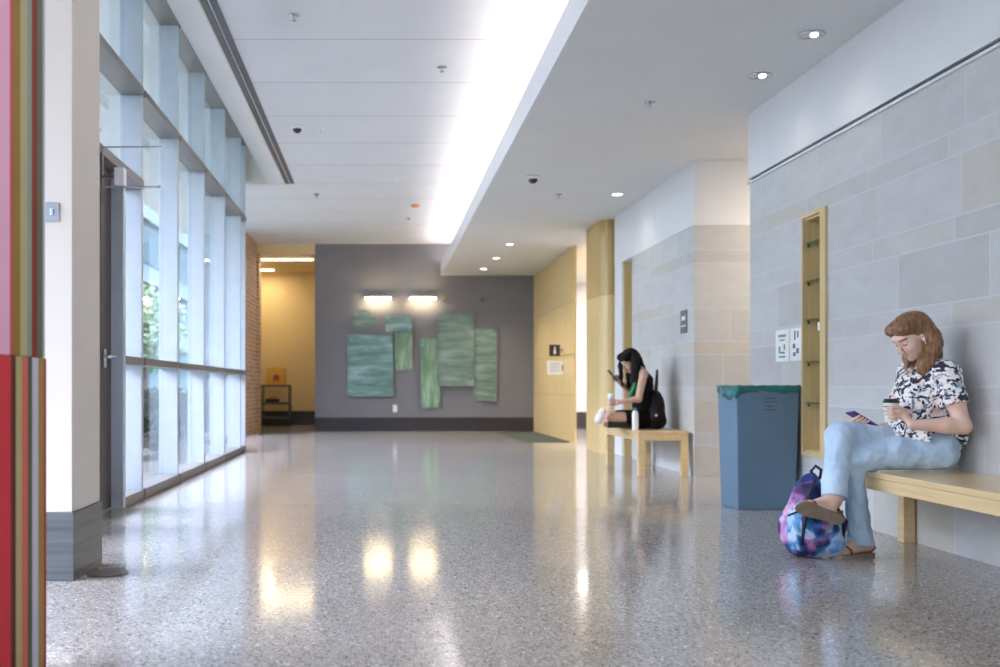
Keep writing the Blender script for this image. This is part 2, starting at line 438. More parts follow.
# ------------------------------------------------------------------ column with slate base
col = empty('column', (-1.7, 4.97, 0)); col['kind'] = 'structure'
ch = [box('shaft', (-2.0, 4.745, .325), (-1.465, 5.21, ZC), [CREAMP], bev=.004)]
def make_slate():
    m, nt, b = new_mat('ribbed_slate')
    n = noise(nt, pos(nt, (1.5, 1.5, 40)), 1.0, 3)
    L(nt, ramp(nt, n, [(.3, (.075, .082, .09)), (.7, (.13, .14, .15))]), b.inputs['Base Color'])
    b.inputs['Roughness'].default_value = .35; bump(nt, b, n, .004)
    return m
SLATE = make_slate()
ch.append(box('column_base', (-2.0, 4.735, 0), (-1.455, 5.22, .325), SLATE, bev=.003))
for c in ch: c.location = -Vector(col.location); c.parent = col
sw = empty('light_switch', P(52.5, 212, 4.745))
p = sw.location.copy()
bm = bmesh.new(); add_box(bm, (-.034, -.008, -.045), (.034, 0, .045), .003); mesh_obj('plate', bm, SWGREY, sw)
bm = bmesh.new(); add_box(bm, (-.008, -.013, -.016), (.008, -.008, .016), .002); mesh_obj('toggle', bm, STEEL, sw)
tag(sw, 'small grey switch plate high on the white column', 'light switch')
# bronze floor plate by the column
bm = bmesh.new(); add_lathe(bm, [(.005, 0), (.095, 0), (.10, .004), (.09, .007), (.004, .007)], (-1.345, 4.93, 0), 28)
fp = mesh_obj('floor_outlet_cover', bm, plain('bronze_cover', (.20, .15, .11), .35, .6)); tag(fp, 'small round bronze cover set in the floor beside the column base', 'floor outlet')

# ------------------------------------------------------------------ striped partition at the left edge
def stripes(name, bands):
    m, nt, b = new_mat(name)
    tc = N(nt, 'ShaderNodeTexCoord'); sp = N(nt, 'ShaderNodeSeparateXYZ'); L(nt, tc.outputs['Object'], sp.inputs[0])
    mr = N(nt, 'ShaderNodeMapRange'); L(nt, sp.outputs[1], mr.inputs[0]); mr.inputs[1].default_value = 2.0; mr.inputs[2].default_value = 3.29
    L(nt, ramp(nt, mr.outputs[0], [((y-2.0)/1.29, c) for y, c in bands], 'CONSTANT'), b.inputs['Base Color'])
    b.inputs['Roughness'].default_value = .6; b.inputs['Specular IOR Level'].default_value = .2
    return m
def sy(px): return 1.104*1000/(381-px)
low = stripes('striped_panel_lower', [(2.0, (.74, .035, .055)), (sy(9), (.12, .018, .012)), (sy(14), (.50, .45, .20)), (sy(20.5), (.72, .16, .10)), (sy(26), (.11, .11, .075)), (sy(30.5), (.60, .60, .70)), (sy(36.5), (.42, .24, .05)), (sy(42.5), (.38, .012, .03))])
upp = stripes('striped_panel_upper', [(2.0, (.95, .50, .68)), (sy(9), (.55, .11, .07)), (sy(13), (.32, .20, .02)), (sy(20), (.52, .46, .24)), (sy(27), (.30, .37, .30)), (sy(31), (.26, .025, .006)), (sy(37), (.14, .16, .09)), (sy(42), (.45, .48, .52))])
pt = empty('partition', (-1.17, 2.6, 0)); pt['kind'] = 'structure'
ch = [box('lower_panel', (-1.22, 2.0, 0), (-1.100, 3.29, 1.014), low, bev=.004), box('upper_panel', (-1.215, 2.0, 1.015), (-1.103, 3.285, ZC), upp, bev=.004)]
for c in ch: c.location = -Vector(pt.location); c.parent = pt
# object coordinates of these two are world metres because their meshes are

# ------------------------------------------------------------------ ceiling fittings
LAMP = emit('downlight_glow', (1.0, .90, .74), 1.6)
TUBE = emit('lamp_tube', (1.0, .84, .55), 1.6)
def downlight(x, y, label, lit=True, power=5):
    o = empty('downlight', (x, y, ZS))
    bm = bmesh.new(); add_lathe(bm, [(.062, -.001), (.085, -.001), (.088, -.007), (.066, -.010), (.060, -.004)], (0, 0, 0), 28)
    mesh_obj('trim_ring', bm, WHITEPL if lit else STEEL, o, True)
    bm = bmesh.new(); add_cyl(bm, (0, 0, -.001), (0, 0, -.006), .060, .060, 24)
    mesh_obj('lens', bm, LAMP if lit else STEEL, o)
    if not lit:
        bm = bmesh.new(); add_lathe(bm, [(.002, -.006), (.026, -.007), (.022, -.016), (.002, -.02)], (.02, 0, 0), 16); mesh_obj('bulb', bm, LAMP, o, True)
    tag(o, label, 'ceiling light', 'recessed downlights in the grey soffit')
    ld = bpy.data.lights.new('downlight_lamp', 'SPOT'); ld.energy = power; ld.color = (1, .87, .68); ld.spot_size = math.radians(115); ld.spot_blend = .8; ld.shadow_soft_size = .06
    lo = bpy.data.objects.new('downlight_lamp', ld); C.objects.link(lo); lo.location = (x, y, ZS-.03)
    return o
downlight(2.84, 6.60, 'round recessed downlight nearest the camera in the grey soffit', False, .8)
downlight(2.83, 7.47, 'second round recessed downlight, beside the end of the white bulkhead', False, .8)
downlight(2.85, 12.07, 'small recessed downlight above the far bench by the white bulkhead', True, 1.5)
downlight(2.10, 16.3, 'first of three lit downlights near the soffit end wall, nearest of them', True, 22)
downlight(2.08, 18.06, 'middle of three lit downlights near the grey end wall', True, 22)
downlight(2.02, 19.7, 'last lit downlight, closest to the grey end wall', True, 22)

def sprinkler(x, y, z, label, mat=STEEL):
    o = empty('ceiling_sprinkler', (x, y, z))
    bm = bmesh.new(); add_lathe(bm, [(.002, 0), (.045, 0), (.045, -.006), (.012, -.010), (.010, -.03), (.002, -.03)], seg=20); mesh_obj('escutcheon', bm, mat, o, False)
    bm = bmesh.new(); add_lathe(bm, [(.002, -.045), (.022, -.043), (.022, -.047), (.002, -.05)], seg=16); add_cyl(bm, (.009, 0, -.03), (.009, 0, -.045), .002, seg=8); add_cyl(bm, (-.009, 0, -.03), (-.009, 0, -.045), .002, seg=8)
    mesh_obj('deflector', bm, mat, o)
    tag(o, label, 'sprinkler', 'ceiling sprinklers')
sprinkler(-.70, 8.04, ZC, 'small steel sprinkler head in the white ceiling nearest the window track')
sprinkler(.57, 9.34, ZC, 'small sprinkler head in the white ceiling beside the bright light strip')
sprinkler(.20, 14.3, ZC, 'pale sprinkler head in the white ceiling further down the hall', WHITEPL)
sprinkler(.49, 17.7, ZC, 'farthest ceiling sprinkler head, just before the grey end wall')
sprinkler(2.20, 8.18, ZS, 'steel sprinkler head in the grey soffit, the nearer one')
sprinkler(2.15, 12.1, ZS, 'small sprinkler head in the grey soffit past the black dome camera')
sprinkler(-1.00, 15.5, ZC, 'sprinkler head in the white ceiling just past the track end', DGREY)
sprinkler(-.70, 11.6, ZC, 'small round sprinkler beside the dome camera in the white ceiling', WHITEPL)
def dome(x, y, z, label):
    o = empty('ceiling_dome_camera', (x, y, z))
    bm = bmesh.new(); add_lathe(bm, [(.002, 0), (.075, 0), (.078, -.015), (.070, -.03), (.055, -.035), (.002, -.035)], seg=28); mesh_obj('housing', bm, WHITEPL, o, True)
    bm = bmesh.new(); add_lathe(bm, [(.052, -.03)]+[(.052*math.cos(a), -.035-.048*math.sin(a)) for a in [k*PI/2/7 for k in range(7)]]+[(.002, -.083)], seg=24); mesh_obj('dome_lens', bm, BLACK, o, True)
    tag(o, label, 'security camera', 'dome cameras')
dome(-.96, 11.46, ZC, 'white dome camera with black lens on the white ceiling')
dome(1.68, 11.05, ZS, 'white dome camera with black lens under the grey soffit')
bm = bmesh.new(); add_lathe(bm, [(.002, 0), (.07, 0), (.068, -.03), (.04, -.05), (.002, -.052)], (.56, 16.4, ZC), 24)
tag(mesh_obj('smoke_detector', bm, ORANGEP, None, True), 'orange-brown smoke detector on the white ceiling near the end wall', 'smoke detector')

# recess strip lights
def strip(name, c, sx, syy, label, power, tilt=None, group=None, mat=TUBE):
    o = empty(name, c)
    bm = bmesh.new(); add_box(bm, (-sx/2, -syy/2, -.03), (sx/2, syy/2, 0), .004); mesh_obj('housing', bm, WHITEPL, o)
    bm = bmesh.new(); add_box(bm, (-sx/2+.02, -syy/2+.015, -.045), (sx/2-.02, syy/2-.015, -.03), .006); mesh_obj('diffuser', bm, mat, o)
    tag(o, label, 'ceiling light', group)
    ld = bpy.data.lights.new('strip_lamp', 'AREA'); ld.energy = power; ld.color = (1, .80, .50); ld.shape = 'RECTANGLE'; ld.size = sx; ld.size_y = syy
    lo = bpy.data.objects.new('strip_lamp', ld); C.objects.link(lo); lo.location = Vector(c)+Vector((0, 0, -.06))
strip('ceiling_strip_light', (-2.02, 21.55, 3.70), 1.15, .16, 'long lit strip light on the yellow recess ceiling, nearer one', 2.8, group='strip lights in the yellow recess')
strip('ceiling_strip_light', (-2.75, 23.5, 3.70), .5, .16, 'short lit strip light over the recess, by the yellow back wall', 2.4, group='strip lights in the yellow recess')

# wall-washing linear lamps above the glass artwork
WT = emit('picture_lamp_tube', (1.0, .86, .60), 2.0)
for px, lab in ((378, 'lit linear wall lamp on the grey wall, above the large left glass panel'), (423, 'lit linear wall lamp on the grey wall, above the narrow green glass panel')):
    c = P(px, 298, YB-.14); w = .55
    o = empty('wall_lamp', (c.x, YB, c.z))
    bm = bmesh.new(); add_box(bm, (-w/2, -.17, -.01), (w/2, -.11, .035), .006); mesh_obj('housing', bm, STEEL, o)
    bm = bmesh.new(); add_box(bm, (-w/2+.01, -.175, -.035), (w/2-.01, -.12, -.01), .008); mesh_obj('tube', bm, WT, o)
    bm = bmesh.new(); add_box(bm, (-.03, -.11, 0), (.03, 0, .03), .003); mesh_obj('bracket', bm, STEEL, o)
    tag(o, lab, 'wall lamp', 'linear wall lamps over the glass artwork')
    ld = bpy.data.lights.new('wall_lamp_light', 'AREA'); ld.energy = 1.6; ld.color = (1, .80, .48); ld.shape = 'RECTANGLE'; ld.size = w; ld.size_y = .05
    lo = bpy.data.objects.new('wall_lamp_light', ld); C.objects.link(lo); lo.location = (c.x, YB-.20, c.z-.02); lo.rotation_euler = (math.radians(100), 0, 0)
for px, lab in ((445, 'tiny unlit spot fitting on the grey wall beside the lit lamps'), (484, 'tiny unlit spot fitting high on the right of the grey wall')):
    c = P(px, 299, YB); bm = bmesh.new(); add_cyl(bm, c, c+Vector((0, -.05, 0)), .05, .035, 16)
    tag(mesh_obj('wall_spot', bm, plain('spot_metal_%d' % px, (.25, .22, .18), .4, .5)), lab, 'wall spot', 'unlit wall spots')
c = P(395, 408.5, YB)
o = empty('wall_outlet', c)
bm = bmesh.new(); add_box(bm, (-.045, -.012, -.075), (.045, 0, .075), .004); mesh_obj('plate', bm, WHITEPL, o)
for z in (.012, -.045):
    bm = bmesh.new(); add_box(bm, (-.018, -.016, z), (.018, -.012, z+.033)); mesh_obj('socket', bm, PAPER, o)
tag(o, 'white outlet plate low on the grey end wall', 'wall outlet')

# ------------------------------------------------------------------ glass artwork
def art_mat(name, c1, c2, c3, sc):
    m, nt, b = new_mat(name)
    n = noise(nt, pos(nt, sc), 1.0, 3, .55)
    L(nt, ramp(nt, n, [(.32, c1), (.5, c2), (.66, c3)]), b.inputs['Base Color'])
    b.inputs['Roughness'].default_value = .12; b.inputs['Alpha'].default_value = .82
    b.inputs['IOR'].default_value = 1.5
    return m
A1 = art_mat('art_glass_teal', (.13, .22, .20), (.20, .35, .33), (.38, .54, .54), (1.2, 1, 6))
A2 = art_mat('art_glass_green', (.13, .22, .14), (.24, .38, .26), (.40, .54, .42), (7, 1, 1.5))
A3 = art_mat('art_glass_grey', (.13, .19, .165), (.20, .29, .255), (.32, .42, .38), (1.5, 1, 7))
def art(px0, py0, px1, py1, mat, label, dy=.06, round_=False):
    Yp = YB-dy
    a = P(px0, py0, Yp); b = P(px1, py1, Yp)
    cx, cz = (a.x+b.x)/2, (a.z+b.z)/2; hw, hh = (b.x-a.x)/2, (a.z-b.z)/2
    o = empty('wall_art_panel', (cx, YB, cz))
    bm = bmesh.new()
    if round_: pts = [(math.cos(2*PI*k/28)*hw, math.sin(2*PI*k/28)*hh) for k in range(28)]
    else: pts = [(-hw, -hh), (hw, -hh), (hw, hh), (-hw, hh)]
    add_prism(bm, pts, -dy-.012, -dy, 1); mesh_obj('sheet', bm, mat, o)
    f = .6 if round_ else .82
    for sx in (-1, 1):
        for sz in (-1, 1):
            bm = bmesh.new(); add_cyl(bm, (sx*hw*f, 0, sz*hh*f), (sx*hw*f, -dy-.02, sz*hh*f), .014, seg=10)
            mesh_obj('standoff', bm, STEEL, o)
    tag(o, label, 'glass artwork', 'glass panels on the grey end wall')
art(352, 310, 375.5, 330, A3, 'small round dark green glass panel, top left of the wall artwork', .05, True)
art(347.5, 334.5, 393, 396.5, A1, 'large nearly square teal glass panel on the left of the artwork')
art(385.5, 316, 412, 332, A1, 'small wide glass panel over the gap beside the large teal panel', .10)
art(395, 330, 412.5, 370, A2, 'short upright green glass panel right of the large teal panel', .05)
art(420.5, 339, 440, 408, A2, 'narrow tall bright green glass panel reaching lowest', .05)
art(438, 313.5, 474, 386, A3, 'large tall greyish green glass panel right of the middle', .09)
art(474.5, 328, 497, 401, A3, 'tall dim green glass panel at the right end of the artwork', .05)

# ------------------------------------------------------------------ signs on the birch wall
b_ = empty('door_sign', (3.18, 17.5, 1.56))
bm = bmesh.new(); add_box(bm, (-.235, -.006, -.10), (-.045, .006, .10), .003); mesh_obj('sign_plate', bm, BLACK, b_)
bm = bmesh.new(); add_lathe(bm, [(.001, 0), (.018, 0), (.018, .002), (.001, .002)], (-.14, -.007, .045), 16, Matrix.Rotation(PI/2, 3, 'X')); add_prism(bm, [(-.165, -.06), (-.115, -.06), (-.125, .02), (-.155, .02)], -.009, -.006, 1)
mesh_obj('sign_figure', bm, WHITEPL, b_)
bm = bmesh.new(); add_box(bm, (-.05, -.012, -.03), (.012, .012, .03), .002); mesh_obj('bracket', bm, STEEL, b_)
tag(b_, 'small black square sign with a pale figure, on the birch wall', 'sign')
b_ = empty('paper_notice', (3.18, 17.5, 1.26))
bm = bmesh.new(); add_box(bm, (-.27, -.002, -.12), (.003, .002, .12)); mesh_obj('sheet', bm, PAPER, b_)
bm = bmesh.new()
for k in range(5): add_box(bm, (-.23, -.0035, .07-k*.035), (-.04-.03*(k % 2), -.002, .08-k*.035))
mesh_obj('print', bm, plain('notice_print', (.25, .30, .5), .6), b_)
bm = bmesh.new(); add_box(bm, (-.02, -.006, -.05), (.012, .006, .05)); mesh_obj('clip', bm, STEEL, b_)
tag(b_, 'white paper notice hung below the small black sign', 'notice')
# grey sign on the stone block
o = empty('room_sign', (3.22, 10.48, 1.60))
Ya, Yb = 3220/(687.5-381), 3220/(681-381)
o.location = (3.22, (Ya+Yb)/2, CAMH+(387-322)*(Ya+Yb)/2/1000)
hw = (Yb-Ya)/2
bm = bmesh.new(); add_box(bm, (-.008, -hw, -.12), (0, hw, .125), .002); mesh_obj('sign_plate', bm, plain('sign_grey', (.12, .14, .16), .4), o)
bm = bmesh.new(); add_box(bm, (-.010, -hw*.55, .015), (-.008, hw*.55, .06)); add_box(bm, (-.010, -hw*.7, -.05), (-.008, hw*.7, -.035)); mesh_obj('sign_print', bm, WHITEPL, o)
tag(o, 'dark grey upright sign on the stone block behind the far bench', 'sign')
# rubber mat in the opening by the birch pier
bm = bmesh.new(); add_box(bm, (2.35, 16.7, 0), (3.15, 20.2, .012), .004)
tag(mesh_obj('floor_mat', bm, plain('green_mat', (.06, .075, .06), .9, bumpd=.002)), 'dark green mat on the floor along the birch wall', 'floor mat')

# ------------------------------------------------------------------ papers on the right wall
def paper(px0, px1, marks, label):
    y0, y1 = XR*1000/(px1-381), XR*1000/(px0-381)
    ym = (y0+y1)/2; o = empty('paper_sign', (XR, ym, 1.245)); w = (y1-y0)/2-.005
    bm = bmesh.new(); add_box(bm, (-.004, -w, -.125), (0, w, .125)); mesh_obj('sheet', bm, PAPER, o)
    bm = bmesh.new()
    for (u, v, r, s) in marks: add_box(bm, (-.0055, (u-r)*w, (v-s)*.125), (-.004, (u+r)*w, (v+s)*.125))
    mesh_obj('print', bm, plain('print_ink_%d' % px0, (.16, .30, .24) if px0 < 780 else (.12, .14, .30), .6), o)
    tag(o, label, 'paper sign', 'papers taped to the stone wall')
paper(776, 789.5, [(0, .62, .6, .08), (.0, .35, .4, .05), (-.35, -.1, .12, .18), (-.1, -.45, .3, .07), (.4, -.25, .12, .22), (0, -.7, .5, .06)], 'left white paper notice with green print, on the stone wall above the bin')
paper(790.5, 803, [(.2, .55, .12, .28), (-.3, .6, .1, .2), (-.25, -.4, .22, .16), (.35, -.1, .2, .14), (.3, -.6, .2, .12)], 'white paper notice with dark blue print, touching the wooden display case')

# ------------------------------------------------------------------ display case on the right wall
dc = empty('display_case', (XR, 7.27, .41)); y0, y1 = -.20, .20; H = 1.79
bm = bmesh.new()
add_box(bm, (-.022, y0, 0), (0, y0+.085, H), .002); add_box(bm, (-.022, y1-.022, 0), (0, y1, H), .002)
add_box(bm, (-.022, y0+.085, H-.03), (0, y1-.022, H), .002); add_box(bm, (-.022, y0+.085, 0), (0, y1-.022, .03), .002)
mesh_obj('case_frame', bm, WOODC, dc)
# the case is a box let into the wall: cut the wall with real faces -> lining boxes stand just proud of the stone
bm = bmesh.new()
add_box(bm, (-.001, y1-.022, .03), (.16, y1-.004, H-.03)); add_box(bm, (-.001, y0+.068, .03), (.16, y0+.085, H-.03))
add_box(bm, (.15, y0+.085, .03), (.16, y1-.022, H-.03)); add_box(bm, (-.001, y0+.085, H-.045), (.15, y1-.022, H-.03)); add_box(bm, (-.001, y0+.085, .03), (.15, y1-.022, .045))
mesh_obj('lining', bm, WOODC, dc)
for py in (242, 281, 319.5, 362, 403):
    z = CAMH+(387-py)*.00735-.41
    bm = bmesh.new(); add_box(bm, (0, y0+.087, z-.005), (.148, y1-.024, z+.005)); mesh_obj('shelf', bm, SHELFG, dc)
    for yy in (y1-.034, y0+.097):
        for xx in (.02, .12):
            bm = bmesh.new(); add_cyl(bm, (xx, yy, z-.006), (xx, yy, z-.028), .008, seg=10); mesh_obj('shelf_pin', bm, BRONZE, dc)
tag(dc, 'tall narrow birch display case with glass shelves, let into the stone wall', 'display case')
bm = bmesh.new(); add_box(bm, (3.17, 7.20, 1.33), (3.176, 7.26, 1.39))
tag(mesh_obj('small_card', bm, PAPER), 'tiny white card standing on the third glass shelf of the display case', 'card')
# carve the niche out of the stone wall
w = bpy.data.objects['wall_right']
bm = bmesh.new()
def wallpiece(lo, hi): add_box(bm, lo, hi)
ya, yb, za, zb = 7.27-.135, 7.27+.199, .438, 2.172
wallpiece((XR, YN, 0), (XR+.25, ya, 2.66)); wallpiece((XR, yb, 0), (XR+.25, 8.56, 2.66))
wallpiece((XR, ya, 0), (XR+.25, yb, za)); wallpiece((XR, ya, zb), (XR+.25, yb, 2.66)); wallpiece((XR+.17, ya, za), (XR+.25, yb, zb))
me = bpy.data.meshes.new('wall_right'); bm.to_mesh(me); bm.free(); me.materials.append(STONE); w.data = me

# ------------------------------------------------------------------ bin
bn = empty('recycling_bin', (2.89, 7.68, 0))
BIN = plain('slate_blue_plastic', (.12, .20, .285), .45, var=.05, nscale=3)
TEAL = plain('teal_liner', (.02, .17, .165), .35, var=.2, nscale=14)
bm = bmesh.new()
def frustum(bm, z0, z1, a0, b0, a1, b1, inner=None):
    lo = [bm.verts.new((sx*a0, sy_*b0, z0)) for sx, sy_ in ((-1, -1), (1, -1), (1, 1), (-1, 1))]
    hi = [bm.verts.new((sx*a1, sy_*b1, z1)) for sx, sy_ in ((-1, -1), (1, -1), (1, 1), (-1, 1))]
    for k in range(4): bm.faces.new((lo[k], lo[(k+1) % 4], hi[(k+1) % 4], hi[k]))
    return lo, hi
lo, hi = frustum(bm, 0, .925, .215, .190, .235, .210)
bm.faces.new(lo[::-1])
lo2, hi2 = frustum(bm, .3, .925, .205, .180, .220, .195)
bm.faces.new(lo2)
for k in range(4): bm.faces.new((hi[k], hi[(k+1) % 4], hi2[(k+1) % 4], hi2[k]))
o = mesh_obj('bin_body', bm, BIN, bn); md = o.modifiers.new('b', 'BEVEL'); md.width = .008; md.segments = 2
bm = bmesh.new()
segs = []
def rim(t):      # point around the rim
    t = t % 4; k = int(t); f = t-k; c = [(-1, -1), (1, -1), (1, 1), (-1, 1)]
    a, b = c[k], c[(k+1) % 4]; return a[0]+(b[0]-a[0])*f, a[1]+(b[1]-a[1])*f
NR = 64; ro, ri, rb = [], [], []
for k in range(NR):
    u, v = rim(k*4/NR)
    drop = .050+.006*math.sin(k*1.7)+.010*math.sin(k*.55+1)+(.055 if k > NR*.82 or k < 1 else 0)*(.8+.2*math.sin(k))
    ro.append(bm.verts.new((u*.240, v*.215, .932+.003*math.sin(k*2.1)))); rb.append(bm.verts.new((u*(.2395), v*(.2145), .932-drop))); ri.append(bm.verts.new((u*.215, v*.19, .925)))
dp = [bm.verts.new((rim(k*4/NR)[0]*.19, rim(k*4/NR)[1]*.14, .6)) for k in range(NR)]
for k in range(NR):
    j = (k+1) % NR
    bm.faces.new((ro[k], ro[j], rb[j], rb[k])); bm.faces.new((ri[k], ri[j], ro[j], ro[k])); bm.faces.new((dp[k], dp[j], ri[j], ri[k]))
o = mesh_obj('bin_liner', bm, TEAL, bn, True); md = o.modifiers.new('s', 'SOLIDIFY'); md.thickness = .002
BINK = plain('bin_ink', (.05, .09, .12), .5)
for (v, hw, n) in ((.835, .045, 5), (.812, .050, 6), (.775, .026, 3), (.752, .045, 6)):
    bm = bmesh.new()
    for k in range(n):
        u = .02-hw+2*hw*(k+.1)/n
        yy = -(.190+.02*v/.925)-.0012
        add_box(bm, (u, yy-.001, v-.006), (u+2*hw/n*.75, yy+.002, v+.006 if n != 6 else v+.003))
    mesh_obj('print_line', bm, BINK, bn)
tag(bn, 'slate blue plastic recycling bin with a teal liner against the stone wall', 'bin')

# ------------------------------------------------------------------ benches
def make_bench(length, label, loc):
    o = empty('bench', loc); W = .52; T = .465
    bm = bmesh.new(); add_box(bm, (0, 0, T-.032), (W, length, T), .004); mesh_obj('seat', bm, WOODB, o)
    bm = bmesh.new()
    add_box(bm, (.004, .004, T-.098), (.034, length-.004, T-.033), .002); add_box(bm, (W-.034, .004, T-.098), (W-.004, length-.004, T-.033), .002)
    add_box(bm, (.034, .004, T-.098), (W-.034, .034, T-.033), .002); add_box(bm, (.034, length-.034, T-.098), (W-.034, length-.004, T-.033), .002)
    mesh_obj('apron', bm, WOODB, o)
    for x in (.004, W-.072):
        for y in (.004, length-.072):
            bm = bmesh.new(); add_box(bm, (x, y, 0), (x+.068, y+.068, T-.098), .003); mesh_obj('leg', bm, WOODB, o)
    tag(o, label, 'bench', 'birch benches along the right wall')
    return o
make_bench(2.45, 'birch bench the person with the patterned shirt sits on', (2.635, 5.97-2.45, 0))
make_bench(1.50, 'birch bench further down, under the person in black', (2.65, 10.3, 0))

# ------------------------------------------------------------------ utility cart with a yellow box
ct = empty('utility_cart', (-2.47, 23.55, 0))
w, dd = .34, .24
for z, nm in ((.97, 'shelf'), (.56, 'shelf'), (.22, 'shelf')):
    bm = bmesh.new(); add_box(bm, (-w, -dd, z-.05), (w, dd, z), .008); mesh_obj(nm, bm, DGREY, ct)
for sx in (-1, 1):
    for s2 in (-1, 1):
        bm = bmesh.new(); add_box(bm, (sx*w-.035*(sx > 0), s2*dd-.035*(s2 > 0), .10), (sx*w+.035*(sx < 0), s2*dd+.035*(s2 < 0), .92), .004); p_ = mesh_obj('post', bm, DGREY, ct)
        bm = bmesh.new(); add_cyl(bm, (sx*(w-.02)-.015, s2*(dd-.03), .05), (sx*(w-.02)+.015, s2*(dd-.03), .05), .05, seg=18); add_box(bm, (sx*(w-.02)-.02, s2*(dd-.03)-.02, .08), (sx*(w-.02)+.02, s2*(dd-.03)+.02, .11)); mesh_obj('caster', bm, BLACK, ct)
tag(ct, 'black utility cart with three shelves in the yellow recess', 'cart')
o = empty('yellow_box', (-2.47, 23.58, .971))
bm = bmesh.new(); add_box(bm, (-.22, -.15, 0), (.22, .15, .40), .006); mesh_obj('carton', bm, plain('yellow_card', (.72, .42, .08), .6), o)
bm = bmesh.new(); add_prism(bm, [(-.06, .10), (.08, .09), (.09, .20), (.02, .25), (-.05, .22)], -.153, -.149, 1); mesh_obj('box_print', bm, plain('red_print', (.35, .08, .05), .6), o)
tag(o, 'yellow box with a red mark on top of the black cart', 'box')
o = empty('tool_case', (-2.54, 23.5, .561))
bm = bmesh.new(); add_box(bm, (-.16, -.12, 0), (.16, .12, .085), .01); mesh_obj('case_body', bm, BLACK, o)
bm = bmesh.new(); add_tube(bm, [(-.05, 0, .08), (-.05, 0, .115), (.05, 0, .115), (.05, 0, .08)], .008); mesh_obj('handle', bm, BLACK, o)
tag(o, 'flat black case lying on the middle shelf of the cart', 'case')

# ------------------------------------------------------------------ bracket over the door
o = empty('sign_bracket', (XW, 7.0, 2.58))
bm = bmesh.new(); add_tube(bm, [(0, 0, .02), (.42, 0, .02)], .006); mesh_obj('upper_rod', bm, STEEL, o)
bm = bmesh.new(); add_tube(bm, [(0, 0, -.26), (.40, 0, -.26)], .007); add_lathe(bm, [(.002, -.012), (.013, -.008), (.013, .008), (.002, .012)], (.40, 0, -.26), 12); mesh_obj('lower_rod', bm, STEEL, o)
bm = bmesh.new(); add_box(bm, (.09, -.04, -.25), (.16, .04, -.13), .006); mesh_obj('mounting_box', bm, WHITEPL, o)
bm = bmesh.new(); add_box(bm, (-.03, -.012, -.28), (.004, .012, .03), .002); add_box(bm, (.0, -.012, -.20), (.10, .012, -.18), .002); mesh_obj('back_plate', bm, RAILM, o)
tag(o, 'thin two-rod steel bracket with a pale box above the entrance door', 'bracket')
